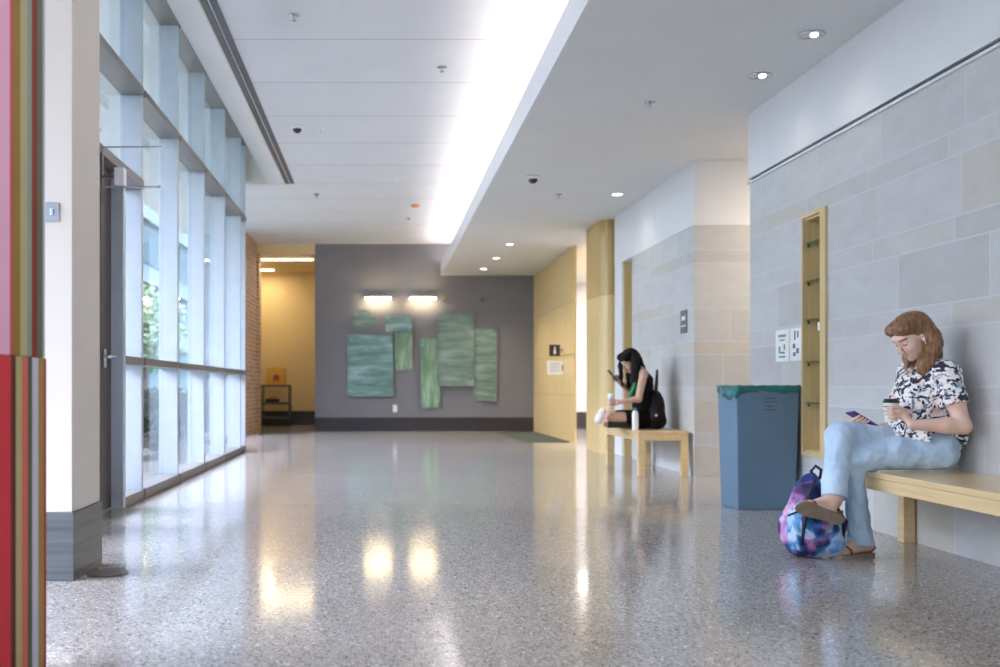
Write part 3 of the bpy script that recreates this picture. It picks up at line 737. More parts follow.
# ------------------------------------------------------------------ smooth bodies from blended rounded shapes
def V3(*a): return np.array(a[0] if len(a) == 1 else a, dtype=np.float64)
class Field:
    """a distance field on a regular grid; shapes are blended into it and its zero surface becomes ONE mesh"""
    def __init__(s, lo, hi, h):
        s.lo = V3(*lo); s.h = h; s.n = np.ceil((V3(*hi)-s.lo)/h).astype(int)+1
        s.ax = [(s.lo[i]+h*np.arange(s.n[i])).astype(np.float32) for i in range(3)]
        s.D = np.full(tuple(s.n), .06, np.float32)
    def blk(s, lo, hi):
        a = np.clip(np.floor((lo-s.lo)/s.h).astype(int), 0, s.n-1); b = np.clip(np.ceil((hi-s.lo)/s.h).astype(int)+1, 0, s.n)
        sl = tuple(slice(a[i], b[i]) for i in range(3))
        return sl, s.ax[0][sl[0]][:, None, None], s.ax[1][sl[1]][None, :, None], s.ax[2][sl[2]][None, None, :]
    def put(s, sl, d, k, op):
        A = s.D[sl]
        if op == 'sub': d = -d
        if op in ('sub', 'int'):
            h = np.clip(.5-.5*(A-d)/k, 0, 1); s.D[sl] = A*(1-h)+d*h + k*h*(1-h)
        else:
            h = np.clip(.5+.5*(A-d)/k, 0, 1); s.D[sl] = A*(1-h)+d*h - k*h*(1-h)
    def cap(s, a, b, ra, rb=None, k=.02, flat=None, op='add'):
        a = V3(*a); b = V3(*b); rb = ra if rb is None else rb; m = max(ra, rb)+.05
        sl, X, Y, Z = s.blk(np.minimum(a, b)-m, np.maximum(a, b)+m)
        ab = b-a; L2 = max(float(ab@ab), 1e-9)
        px, py, pz = X-a[0], Y-a[1], Z-a[2]
        t = np.clip((px*ab[0]+py*ab[1]+pz*ab[2])/L2, 0, 1)
        qx, qy, qz = px-t*ab[0], py-t*ab[1], pz-t*ab[2]
        q = qx*qx+qy*qy+qz*qz
        if flat is not None:
            n = V3(*flat[0]); n = n/np.linalg.norm(n); w = qx*n[0]+qy*n[1]+qz*n[2]; q = q+w*w*(flat[1]**2-1)
        s.put(sl, np.sqrt(q)-(ra+(rb-ra)*t), k, op)
    def chain(s, pts, rs, k=.01, flat=None):
        for i in range(len(pts)-1): s.cap(pts[i], pts[i+1], rs[i], rs[i+1], k, flat)
    def ell(s, c, r, R=None, k=.02, op='add'):
        c = V3(*c); r = V3(*r); m = float(r.max())+.05
        sl, X, Y, Z = s.blk(c-m, c+m)
        px, py, pz = X-c[0], Y-c[1], Z-c[2]
        if R is None: q = (px, py, pz)
        else: q = tuple(px*R[i][0]+py*R[i][1]+pz*R[i][2] for i in range(3))
        k0 = np.sqrt(sum((q[i]/r[i])**2 for i in range(3))); k1 = np.sqrt(sum((q[i]/r[i]**2)**2 for i in range(3)))+1e-6
        s.put(sl, k0*(k0-1)/k1, k, op)
    def plane(s, p, n, k=.006, region=None):
        """keep only the side n points away from, inside the region"""
        p = V3(*p); n = V3(*n); n = n/np.linalg.norm(n)
        lo, hi = (s.lo, s.lo+s.h*s.n) if region is None else (V3(*region[0]), V3(*region[1]))
        sl, X, Y, Z = s.blk(lo, hi)
        s.put(sl, (X-p[0])*n[0]+(Y-p[1])*n[1]+(Z-p[2])*n[2], k, 'int')
    def folds(s, amp, sc, seed, region=None):
        lo, hi = (s.lo, s.lo+s.h*s.n) if region is None else (V3(*region[0]), V3(*region[1]))
        sl, X, Y, Z = s.blk(lo, hi); r = np.random.RandomState(seed); w = 0
        for i in range(5):
            d = r.normal(size=3); d = d/np.linalg.norm(d)*sc*r.uniform(.6, 1.6)
            e = r.normal(size=3)*sc*.5
            w = w+np.sin(X*d[0]+Y*d[1]+Z*d[2]+r.uniform(0, 6)+1.3*np.sin(X*e[0]+Y*e[1]+Z*e[2]))
        s.D[sl] += (amp*w/2.2).astype(np.float32)
    def mesh(s, name, mats, parent, colour=None):
        D = s.D; D[0] = D[-1] = .05; D[:, 0] = D[:, -1] = .05; D[:, :, 0] = D[:, :, -1] = .05
        neg = D < 0; n = D.shape
        c = [neg[i:n[0]-1+i, j:n[1]-1+j, k:n[2]-1+k] for i in (0, 1) for j in (0, 1) for k in (0, 1)]
        allv = c[0].copy(); anyv = c[0].copy()
        for q in c[1:]: allv &= q; anyv |= q
        act = anyv & ~allv
        I = np.argwhere(act); idx = np.full(act.shape, -1, np.int32); idx[act] = np.arange(len(I))
        acc = np.zeros((len(I), 3)); cnt = np.zeros(len(I))
        cor = [(i, j, k) for i in (0, 1) for j in (0, 1) for k in (0, 1)]
        val = {q: D[I[:, 0]+q[0], I[:, 1]+q[1], I[:, 2]+q[2]] for q in cor}
        for q in cor:
            for a in range(3):
                if q[a]: continue
                q2 = list(q); q2[a] = 1; q2 = tuple(q2); va, vb = val[q], val[q2]
                m = (va < 0) != (vb < 0); t = np.where(m, va/np.where(m, va-vb, 1), 0)
                p = np.array(q, float)[None, :].repeat(len(I), 0); p[:, a] += t
                acc[m] += p[m]; cnt[m] += 1
        verts = s.lo + s.h*(I+acc/cnt[:, None])
        quads = []
        for a in range(3):
            b, g = (a+1) % 3, (a+2) % 3
            sl0 = [slice(None)]*3; sl1 = [slice(None)]*3; sl0[a] = slice(0, -1); sl1[a] = slice(1, None)
            A, B = neg[tuple(sl0)], neg[tuple(sl1)]
            E = np.argwhere(A != B)
            fl = A[E[:, 0], E[:, 1], E[:, 2]]
            ok = (E[:, b] > 0) & (E[:, g] > 0) & (E[:, b] < n[b]-1) & (E[:, g] < n[g]-1); E = E[ok]; fl = fl[ok]
            def at(db, dg):
                e = E.copy(); e[:, b] -= db; e[:, g] -= dg; return idx[e[:, 0], e[:, 1], e[:, 2]]
            Q = np.stack([at(1, 1), at(0, 1), at(0, 0), at(1, 0)], 1)
            Q[~fl] = Q[~fl][:, ::-1]; quads.append(Q)
        F = np.concatenate(quads)
        me = bpy.data.meshes.new(name)
        me.vertices.add(len(verts)); me.vertices.foreach_set('co', verts.astype(np.float32).ravel())
        me.loops.add(len(F)*4); me.loops.foreach_set('vertex_index', F.astype(np.int32).ravel())
        me.polygons.add(len(F)); me.polygons.foreach_set('loop_start', np.arange(len(F), dtype=np.int32)*4)
        me.polygons.foreach_set('loop_total', np.full(len(F), 4, np.int32)); me.polygons.foreach_set('use_smooth', np.ones(len(F), bool))
        if colour is not None: me.polygons.foreach_set('material_index', colour(verts[F].mean(1)).astype(np.int32))
        me.update(calc_edges=True); me.validate()
        for m in (mats if isinstance(mats, (list, tuple)) else [mats]): me.materials.append(m)
        o = bpy.data.objects.new(name, me); C.objects.link(o)
        if parent is not None: o.parent = parent; o.location = -Vector(parent.location)
        return o
def head_frame(c, yaw, pitch, roll=0.0):
    """yaw 0 looks along -X, positive turns towards the camera (-Y); pitch positive looks down"""
    hf = V3(-math.cos(yaw), -math.sin(yaw), 0); sd = V3(math.sin(yaw), -math.cos(yaw), 0); z = V3(0, 0, 1)
    f = hf*math.cos(pitch)-z*math.sin(pitch); u = hf*math.sin(pitch)+z*math.cos(pitch)
    sd2 = sd*math.cos(roll)+u*math.sin(roll); u2 = u*math.cos(roll)-sd*math.sin(roll)
    R = [f, sd2, u2]; c = V3(*c)
    return R, (lambda a, b, d: c+f*a+sd2*b+u2*d)
def head(F, R, H, female=True):
    F.ell(H(-.012, 0, .035), (.092, .074, .082), R, .01)
    F.ell(H(.028, 0, -.028), (.058, .057, .086), R, .03)
    F.ell(H(.040, 0, -.072), (.038, .043, .034), R, .025)
    F.ell(H(.066, 0, -.098), (.017, .017, .014), R, .02)
    F.ell(H(.070, 0, .030), (.022, .048, .022), R, .02)
    for s in (-1, 1):
        F.ell(H(.086, s*.031, .002), (.012, .016, .011), R, .01, 'sub')
        F.ell(H(.072, s*.030, .001), (.012, .014, .0105), R, .004)
        F.ell(H(.062, s*.038, -.034), (.020, .018, .022), R, .02)
        F.ell(H(-.006, s*.073, -.012), (.017, .008, .030), R, .006)
        F.ell(H(.000, s*.081, -.012), (.008, .005, .014), R, .004, 'sub')
        F.ell(H(.101, s*.011, -.034), (.010, .008, .007), R, .006)
    F.cap(H(.082, 0, .008), H(.109, 0, -.030), .007, .0105, .010)
    F.ell(H(.089, 0, -.055), (.011, .021, .006), R, .004); F.ell(H(.087, 0, -.067), (.011, .018, .007), R, .004)
    F.ell(H(.098, 0, -.061), (.010, .020, .0016), R, .003, 'sub')
def face_colour(pts, R, H, lips=1, brow=2):
    q = (pts-H(0, 0, 0)) @ np.array(R).T; f, s, u = q[:, 0], q[:, 1], q[:, 2]; out = np.zeros(len(pts), int)
    out[(f > .086) & (abs(s) < .020) & (u < -.052) & (u > -.071)] = lips
    a = abs(s)
    out[(f > .05) & (a > .014) & (a < .052) & (abs(u-(.027-(a-.034)**2*6)) < .0042)] = brow
    out[(f > .055) & (a > .016) & (a < .045) & (abs(u-(-.007+(a-.03)**2*8)) < .0030)] = brow
    return out
def hand(F, wrist, palm, nrm, fingers, thumb, rw=.024, rf=.0078, k=.006):
    """palm slab, four jointed fingers and a thumb from the side of the palm, all blended into the body"""
    F.cap(wrist, palm, rw, .034, .012, (nrm, 1.9))
    for pts in fingers: F.chain([V3(*p) for p in pts], [rf*1.12, rf, rf*.95, rf*.82][:len(pts)], k)
    F.chain([V3(*p) for p in thumb], [.0125, .0100, .0085][:len(thumb)], k)

# ------------------------------------------------------------------ materials of people
def skin_mat(name, c):
    m, nt, b = new_mat(name)
    n = noise(nt, pos(nt), 14, 3)
    L(nt, ramp(nt, n, [(.3, tuple(x*.94 for x in c)), (.7, (min(1, c[0]*1.05), c[1]*1.0, c[2]*.98))]), b.inputs['Base Color'])
    b.inputs['Roughness'].default_value = .5; b.inputs['Subsurface Weight'].default_value = .12; b.inputs['Subsurface Radius'].default_value = (.012, .005, .003)
    return m
SKIN = skin_mat('skin', (.76, .52, .42)); LIPS = skin_mat('lips', (.66, .36, .33)); BROW = plain('brow_hair', (.22, .12, .07), .7)
SKIN2 = skin_mat('skin_tan', (.66, .42, .31)); LIPS2 = skin_mat('lips_tan', (.52, .22, .20)); BROW2 = plain('brow_dark', (.03, .02, .02), .7)
def hair_mat(name, a, b_, c, sc=(90, 90, 7)):
    m, nt, b = new_mat(name)
    n = noise(nt, pos(nt, sc), 1.0, 4, .65); n2 = noise(nt, pos(nt), 7, 2)
    col = mix(nt, M(nt, 'MULTIPLY', n2, .55), ramp(nt, n, [(.28, a), (.5, b_), (.74, c)]), a)
    L(nt, col, b.inputs['Base Color']); b.inputs['Roughness'].default_value = .38
    bump(nt, b, n, .004, .8); return m
HAIR = hair_mat('auburn_hair', (.09, .040, .018), (.29, .135, .055), (.56, .33, .16))
HAIR2 = hair_mat('black_hair', (.004, .003, .003), (.010, .007, .006), (.028, .018, .015)); HAIR2.node_tree.nodes['Principled BSDF'].inputs['Roughness'].default_value = .6; HAIR2.node_tree.nodes['Principled BSDF'].inputs['Specular IOR Level'].default_value = .2
def denim():
    m, nt, b = new_mat('light_denim')
    n = noise(nt, pos(nt), 6, 3); f = noise(nt, pos(nt), 260, 2)
    col = mix(nt, .3, ramp(nt, n, [(.3, (.44, .59, .76)), (.55, (.52, .67, .83)), (.75, (.60, .74, .88))]), ramp(nt, f, [(.35, (.6, .7, .78)), (.65, (1, 1, 1))]), 'MULTIPLY')
    L(nt, col, b.inputs['Base Color']); b.inputs['Roughness'].default_value = .85
    bump(nt, b, M(nt, 'ADD', noise(nt, pos(nt, (1, 1, .6)), 16, 3), M(nt, 'MULTIPLY', f, .1)), .008, .7)
    return m
DENIM = denim()
def floral():
    m, nt, b = new_mat('floral_print')
    p = pos(nt)
    wv = N(nt, 'ShaderNodeTexNoise'); wv.inputs['Scale'].default_value = 22; L(nt, p, wv.inputs['Vector'])
    d = N(nt, 'ShaderNodeMix', data_type='VECTOR'); d.inputs[0].default_value = .06; L(nt, p, d.inputs[4]); L(nt, wv.outputs['Color'], d.inputs[5])
    def layer(sc, off, stretch=(1, 1, 1), lo=.56, w=.02):
        mp = N(nt, 'ShaderNodeMapping'); mp.inputs['Location'].default_value = off; mp.inputs['Scale'].default_value = stretch; mp.inputs['Rotation'].default_value = (.4, .9, .2)
        L(nt, d.outputs[1], mp.inputs[0])
        return ramp(nt, noise(nt, mp.outputs[0], sc, 1.5, .5), [(lo, (0, 0, 0)), (lo+w, (1, 1, 1))])
    col = mix(nt, layer(16, (3, 1, 2), lo=.56), (.90, .87, .86), (.86, .66, .60))
    col = mix(nt, layer(24, (7, 3, 9), lo=.61), col, (.34, .42, .58))
    col = mix(nt, layer(31, (1, 8, 4), (1.7, 1, .75), lo=.60), col, (.20, .24, .30))
    col = mix(nt, layer(27, (5, 5, 1), (.65, 1, 1.6), lo=.565), col, (.028, .028, .05))
    col = mix(nt, layer(35, (9, 2, 6), (1.6, 1, .8), lo=.60), col, (.02, .02, .03))
    L(nt, col, b.inputs['Base Color']); b.inputs['Roughness'].default_value = .75
    bump(nt, b, noise(nt, pos(nt, (1, 1, .5)), 14, 2), .012, .5)
    return m
FLORAL = floral()
SOLE = plain('sandal_sole', (.30, .22, .16), .65, var=.15, nscale=30, bumpd=.001)
STRAP = plain('sandal_leather', (.22, .07, .05), .5)

# ------------------------------------------------------------------ the woman on the near bench
wo = empty('person', (2.95, 5.45, .465))
HC = V3(P(911, 336.5, 5.42)); R, H = head_frame(HC, math.radians(13), math.radians(34), math.radians(3))
F = Field((2.06, 5.06, -.005), (3.17, 5.80, 1.37), .0038)
head(F, R, H)
nb = V3(3.005, 5.455, 1.03)
F.cap(H(-.045, 0, -.055), nb, .050, .056, .03)
F.ell((2.985, 5.455, .93), (.090, .14, .12), None, .05)         # ribcage
F.ell((2.99, 5.455, .76), (.090, .105, .13), None, .04)
F.ell((2.985, 5.455, .60), (.11, .165, .10), None, .05)
Sn, Sf = V3(3.00, 5.305, .985), V3(2.965, 5.60, .985)
F.cap(nb, Sn, .05, .050, .03); F.cap(nb, Sf, .05, .050, .03)
# near arm: elbow back by the wall, forearm forward, hand round the cup
En = V3(P(963, 426, 5.235)); Wn = V3(2.795, 5.262, .722)
F.chain([Sn, Sn*.45+En*.55, En], [.050, .046, .040], .02)
F.chain([En, En*.65+Wn*.35, Wn], [.042, .041, .025], .02)
cup = V3(2.722, 5.335, .735); cr = .0385
def ring(a, z, r=cr+.009): a = math.radians(a); return V3(cup[0]+r*math.cos(a), cup[1]+r*math.sin(a), z)
fg = []
for i, z in enumerate((.812, .794, .776, .759)):
    e = [(-20, -62, -108, -146), (-18, -64, -114, -156), (-18, -62, -110, -150), (-20, -58, -98, -130)][i]
    fg.append([ring(e[0], z-.012, cr+.018), ring(e[1], z, cr+.011), ring(e[2], z+.001), ring(e[3], z-.002)])
hand(F, Wn, V3(2.776, 5.312, .775), (-.5, .85, 0), fg, [ring(12, .775, cr+.022), ring(38, .808, cr+.012), ring(66, .822, cr+.009)])
# far arm: hand under the phone
Ef = V3(3.0, 5.66, .715); Wf = V3(2.80, 5.535, .705)
F.chain([Sf, Ef], [.049, .040], .02); F.chain([Ef, Wf], [.042, .025], .02)
ph_c = P(862, 419, 5.475); ph_d = V3(-.835, -.02, .50); ph_d /= np.linalg.norm(ph_d)
ph_w = V3(-.10, .97, -.12); ph_w = ph_w-ph_d*(ph_w@ph_d); ph_w /= np.linalg.norm(ph_w); ph_n = np.cross(ph_w, ph_d); ph_n *= np.sign(ph_n[2])
ph_c = V3(ph_c)
def PH(a, b, c): return ph_c+ph_d*a+ph_w*b+ph_n*c
fg = [[PH(-.030+.019*i, .045, -.026), PH(-.022+.019*i, .012, -.020), PH(-.018+.019*i, -.020, -.018), PH(-.016+.019*i, -.0455, -.008)] for i in (3, 2, 1, 0)]
hand(F, Wf, PH(-.045, .030, -.028), ph_n, fg, [PH(-.055, .040, -.016), PH(-.030, .046, .003), PH(.0, .032, .0125)])
# legs (under the jeans) and feet
hipN, hipF = V3(2.985, 5.365, .572), V3(2.975, 5.545, .58)
kN, aN = V3(2.530, 5.385, .528), V3(2.607, 5.44, .085)
kF, aF = V3(2.475, 5.40, .662), V3(2.395, 5.292, .325)
F.cap(hipN, kN, .078, .050, .03); F.cap(kN, aN, .048, .036, .02)
F.cap(hipF, kF, .078, .050, .03); F.cap(kF, aF, .048, .036, .02)
# standing foot
heel, ball, toe = V3(2.655, 5.455, .048), V3(2.50, 5.40, .036), V3(2.455, 5.385, .028)
F.chain([aN, heel], [.036, .030], .02); F.cap(aN, ball, .034, .028, .03); F.cap(heel, ball, .030, .030, .02, ((0, 0, 1), 1.25))
for i in range(5):
    o_ = (i-2)*.0165; F.cap(V3(2.495+abs(o_)*.2, 5.40+o_, .032), V3(2.438+.010*i, 5.383+o_, .027), .0115-.001*i, .0095-.0008*i, .006)
# crossed foot: sole turned to the camera, toes to the left
axf = V3(P(790, 502, 5.20))-V3(P(837, 518, 5.235)); axl = np.linalg.norm(axf); axf /= axl
sn = V3(.12, -.78, -.62); sn = sn-axf*(sn@axf); sn /= np.linalg.norm(sn)          # sole normal
wd_ = np.cross(axf, sn)
h0 = V3(P(837, 518, 5.235))
def FT(a, b, c): return h0+axf*a+wd_*b-sn*c      # a along the foot, b across, c above the sole
F.cap(aF, FT(.035, 0, .035), .037, .032, .02); F.cap(aF, FT(.15, 0, .026), .034, .026, .03)
F.cap(FT(.03, 0, .028), FT(.165, 0, .020), .029, .030, .02, (sn, 1.3))
for i in range(5):
    o_ = (i-2)*.0165; F.cap(FT(.165, o_, .018), FT(.222-.010*i, o_, .017), .0115-.001*i, .0095-.0008*i, .006)
body = F.mesh('body', [SKIN, LIPS, BROW], wo, lambda p: face_colour(p, R, H))
# jeans
J = Field((2.30, 5.15, .03), (3.17, 5.80, .80), .004)
J.ell((2.985, 5.455, .60), (.128, .185, .115), None, .05)
J.chain([hipN, (2.78, 5.372, .562), kN], [.102, .088, .068], .03)
J.chain([hipF, (2.73, 5.47, .63), kF], [.098, .084, .070], .010)
J.chain([kN, (2.575, 5.41, .30), (2.607, 5.44, .085)], [.062, .052, .066], .02)
J.chain([kF, (2.435, 5.345, .50), aF], [.070, .062, .066], .012)
J.folds(.003, 34, 5); J.folds(.0028, 75, 8)
J.plane((2.6, 5.44, .062), (.05, 0, -1), .004, ((2.50, 5.3, 0), (2.75, 5.6, .2)))
J.plane(aF+V3(.0, 0, .012), tuple(aF-kF), .004, ((2.28, 5.1, .2), (2.50, 5.42, .42)))
J.plane((0, 0, .475), (0, 0, -1), .012, ((2.66, 5.1, .42), (3.2, 5.8, .60)))
J.plane((3.148, 0, 0), (1, 0, 0), .02)
o = J.mesh('jeans', DENIM, wo); o['label'] = 'pale blue jeans'
# blouse
T = Field((2.66, 5.10, .52), (3.17, 5.82, 1.12), .004)
T.ell((2.985, 5.455, .92), (.125, .182, .165), None, .05)
T.ell((2.90, 5.455, .86), (.10, .14, .12), None, .06)
T.ell((2.965, 5.455, .70), (.155, .185, .16), None, .06)
T.ell((2.90, 5.46, .655), (.12, .15, .08), None, .05); T.ell((2.985, 5.455, .655), (.185, .225, .115), None, .04)
T.cap(nb+V3(.01, 0, -.025), Sn+V3(0, 0, .0), .062, .064, .03); T.cap(nb+V3(.01, 0, -.025), Sf, .062, .064, .03)
mid = Sn*.42+En*.58; T.cap(Sn, mid, .066, .070, .03)
midf = Sf*.42+Ef*.58; T.cap(Sf, midf, .066, .070, .03)
T.folds(.005, 38, 11); T.folds(.002, 90, 3)
T.plane(mid, tuple(En-Sn), .004, ((2.9, 5.1, .60), (3.2, 5.315, .98)))
T.plane(midf, tuple(Ef-Sf), .004, ((2.85, 5.60, .60), (3.2, 5.85, .98)))
T.plane((2.77, 5.45, .655), (-.24, 0, -1), .006, ((2.66, 5.1, .5), (3.2, 5.85, .80)))
T.ell(nb+V3(-.055, 0, .045), (.075, .062, .075), None, .01, 'sub'); T.ell(nb+V3(-.10, -.01, -.03), (.045, .030, .07), None, .01, 'sub')
T.plane((3.152, 0, 0), (1, 0, 0), .02)
o = T.mesh('blouse', FLORAL, wo); o['label'] = 'white blouse with dark flower print'
# hair
G = Field((2.70, 5.20, .95), (3.12, 5.66, 1.38), .0036)
G.ell(H(-.018, 0, .040), (.101, .084, .090), R, .01)
G.ell(H(-.070, 0, .010), (.065, .075, .085), R, .03)
for s in (-1, 1): G.ell(H(.035, s*.042, .078), (.052, .042, .034), R, .02)
G.ell(H(.105, .0, -.045), (.075, .090, .088), R, .012, 'sub')
G.ell(H(.075, .070, -.035), (.068, .05, .075), R, .010, 'sub')
def q(px, py, Y): return V3(P(px, py, Y))
locks = [([(918, 322, 5.40), (932, 336, 5.365), (933, 349, 5.345), (928, 363, 5.335), (923, 374, 5.34)], (.046, .040, .034, .026, .010)),
         ([(923, 330, 5.42), (934, 343, 5.40), (938, 355, 5.40)], (.052, .038, .024)),
         ([(923, 330, 5.48), (934, 344, 5.48), (938, 356, 5.50)], (.052, .038, .024)),
         ([(927, 345, 5.36), (924, 358, 5.345), (918, 371, 5.35)], (.026, .026, .010)),
         ([(912, 345, 5.505), (908, 358, 5.50), (906, 370, 5.49)], (.022, .022, .008)),
         ([(925, 345, 5.51), (918, 360, 5.51), (914, 374, 5.50)], (.035, .030, .010))]
for pts, rs in locks: G.chain([q(*p) for p in pts], rs, .03)
G.ell(H(.105, .0, -.045), (.073, .088, .088), R, .010, 'sub'); G.ell(H(.075, .070, -.035), (.064, .05, .072), R, .010, 'sub')
G.ell(H(.008, .096, -.018), (.020, .028, .032), R, .008, 'sub')
G.folds(.0010, 200, 4)
o = G.mesh('hair', HAIR, wo); o['label'] = 'straight auburn hair'
bm = bmesh.new(); e0 = Vector(H(.006, .086, -.022)); add_lathe(bm, [(.001, .006), (.007, .004), (.0075, -.004), (.003, -.008)], e0, 12); add_tube(bm, [e0, Vector(H(.012, .088, -.05))], .0028, 8)
o = mesh_obj('earbud', bm, WHITEPL, None, True); o.parent = wo; o.location = -Vector(wo.location)
def sandal(fr, flatpts, strap_pts, label):
    """sole outline from the heel forward with a thong strap"""
    bm = bmesh.new(); n = len(flatpts)
    a = [bm.verts.new(Vector(fr(u, v, -.001))) for u, v in flatpts]; b = [bm.verts.new(Vector(fr(u*1.01, v*1.05, -.018))) for u, v in flatpts]
    for i in range(n): bm.faces.new((a[i], a[(i+1) % n], b[(i+1) % n], b[i]))
    bm.faces.new(a); bm.faces.new(b[::-1])
    o = mesh_obj('sandal', bm, SOLE, None); o.parent = wo; o.location = -Vector(wo.location)
    for st in strap_pts:
        bm = bmesh.new(); add_tube(bm, [Vector(fr(*p)) for p in st], .0065, 8); s_ = mesh_obj('strap', bm, STRAP, None, True); s_.parent = o
outline = [(-.035, 0), (-.028, .022), (.0, .034), (.06, .034), (.12, .038), (.18, .045), (.215, .040), (.238, .022), (.245, .0), (.235, -.022), (.21, -.036), (.17, -.042), (.11, -.034), (.05, -.030), (.0, -.032), (-.026, -.022)]
ft = [(.155, -.040, -.002), (.150, -.034, .022), (.165, -.014, .040), (.195, .006, .034), (.20, .006, .0)]
ft2 = [(.155, .044, -.002), (.150, .038, .022), (.165, .024, .040), (.195, .006, .034)]
heelstrap = [(.02, -.034, 0), (-.02, -.030, .030), (-.040, 0, .042), (-.02, .030, .030), (.02, .034, 0)]
sandal(FT, outline, [ft, ft2, heelstrap], '')
fx = ball-heel; fx[2] = 0; fx /= np.linalg.norm(fx); fy = np.cross(V3(0, 0, 1), fx)
def FS(a, b, c): return V3(heel[0], heel[1], .019)+fx*a+fy*b+V3(0, 0, c)
sandal(FS, outline, [ft, ft2, heelstrap], '')
tag(wo, 'person with auburn hair, floral blouse and pale jeans sitting on the near bench', 'person')
# cup
o = empty('coffee_cup', Vector(cup)-Vector((0, 0, 0)))
bm = bmesh.new(); add_lathe(bm, [(.002, 0), (.029, 0), (.030, .003), (.0385, .100), (.040, .102), (.038, .104)], seg=36); mesh_obj('paper_cup', bm, plain('cup_paper', (.80, .82, .80), .5), o, True)
bm = bmesh.new(); add_lathe(bm, [(.0335, .048), (.0372, .084), (.0368, .0842)], seg=36); b_ = mesh_obj('sleeve', bm, plain('cup_green', (.10, .22, .16), .6), o, True)
bm = bmesh.new(); add_lathe(bm, [(.038, .100), (.0425, .101), (.0425, .108), (.037, .110), (.0355, .121), (.033, .122), (.032, .118), (.002, .118)], seg=36); mesh_obj('lid', bm, BLACK, o, True)
tag(o, 'white paper coffee cup with a black lid, held by the person with auburn hair', 'cup')
# phone
o = empty('phone', Vector(ph_c))
mt = Matrix([[ph_d[i], ph_w[i], ph_n[i]] for i in range(3)])
def orient(bm):
    for v in bm.verts: v.co = mt @ v.co
bm = bmesh.new(); add_box(bm, (-.080, -.040, -.0075), (.080, .040, .003), .0035); orient(bm); mesh_obj('phone_case', bm, plain('purple_case', (.10, .035, .22), .35), o)
bm = bmesh.new(); add_box(bm, (-.076, -.036, .003), (.076, .036, .0045), .0008); orient(bm); mesh_obj('screen', bm, plain('phone_screen', (.03, .02, .07), .1), o)
tag(o, 'phone in a purple case held above the knee by the person with auburn hair', 'phone')

# ------------------------------------------------------------------ backpack on the floor
def dye():
    m, nt, b = new_mat('tie_dye'); p = pos(nt)
    wv = N(nt, 'ShaderNodeTexNoise'); wv.inputs['Scale'].default_value = 5; L(nt, p, wv.inputs['Vector'])
    d = N(nt, 'ShaderNodeMix', data_type='VECTOR'); d.inputs[0].default_value = .25; L(nt, p, d.inputs[4]); L(nt, wv.outputs['Color'], d.inputs[5])
    n = noise(nt, d.outputs[1], 6.5, 2, .5)
    mp = N(nt, 'ShaderNodeMapping'); mp.inputs['Location'].default_value = (3, 5, 1); L(nt, d.outputs[1], mp.inputs[0])
    n2 = noise(nt, mp.outputs[0], 8, 2, .5)
    a = ramp(nt, n, [(.42, (.008, .010, .05)), (.50, (.012, .04, .20)), (.56, (.03, .22, .52)), (.62, (.50, .66, .85)), (.70, (.10, .30, .60))])
    k = ramp(nt, n2, [(.60, (0, 0, 0)), (.65, (1, 1, 1))])
    L(nt, mix(nt, k, a, ramp(nt, n, [(.40, (.05, .015, .10)), (.52, (.40, .16, .42)), (.62, (.75, .48, .68))])), b.inputs['Base Color'])
    b.inputs['Roughness'].default_value = .6; bump(nt, b, noise(nt, p, 18, 3), .01, .6); return m
DYE = dye(); NAVY = plain('navy_webbing', (.015, .018, .06), .6)
bp = empty('backpack', (2.305, 5.425, 0))
B = Field((2.04, 5.22, -.005), (2.60, 5.62, .56), .0045)
B.ell((2.320, 5.425, .14), (.150, .125, .16), None, .05)
B.ell((2.335, 5.435, .26), (.115, .100, .15), None, .06)
B.cap((2.33, 5.44, .36), (2.35, 5.445, .415), .06, .035, .05)
B.ell((2.275, 5.325, .14), (.09, .045, .105), None, .02)
B.ell((2.425, 5.39, .13), (.072, .075, .13), None, .03)
B.folds(.008, 30, 21); B.folds(.003, 80, 22)
B.plane((0, 0, .004), (0, 0, -1), .02)
o = B.mesh('bag_body', DYE, bp)
bm = bmesh.new(); add_tube(bm, [V3(2.36, 5.44, .42), V3(2.335, 5.43, .465), V3(2.36, 5.43, .492), V3(2.39, 5.43, .47), V3(2.385, 5.44, .42)], .009, 8)
o = mesh_obj('grab_loop', bm, NAVY, None, True); o.parent = bp; o.location = -Vector(bp.location)
for pts in ([(2.34, 5.38, .42), (2.28, 5.33, .34), (2.24, 5.29, .22), (2.23, 5.30, .08)], [(2.37, 5.385, .40), (2.41, 5.33, .30), (2.475, 5.33, .20), (2.47, 5.36, .07)]):
    bm = bmesh.new(); add_tube(bm, pts, [.008, .014, .014, .008], 10); o = mesh_obj('shoulder_strap', bm, NAVY, None, True); o.parent = bp; o.location = -Vector(bp.location)
bm = bmesh.new(); add_tube(bm, [(2.17, 5.33, .235), (2.21, 5.292, .262), (2.27, 5.288, .268), (2.33, 5.315, .25)], .006, 8)
o = mesh_obj('zip', bm, NAVY, None, True); o.parent = bp; o.location = -Vector(bp.location)
tag(bp, 'blue, purple and pink tie-dye backpack on the floor at the feet of the person', 'backpack')

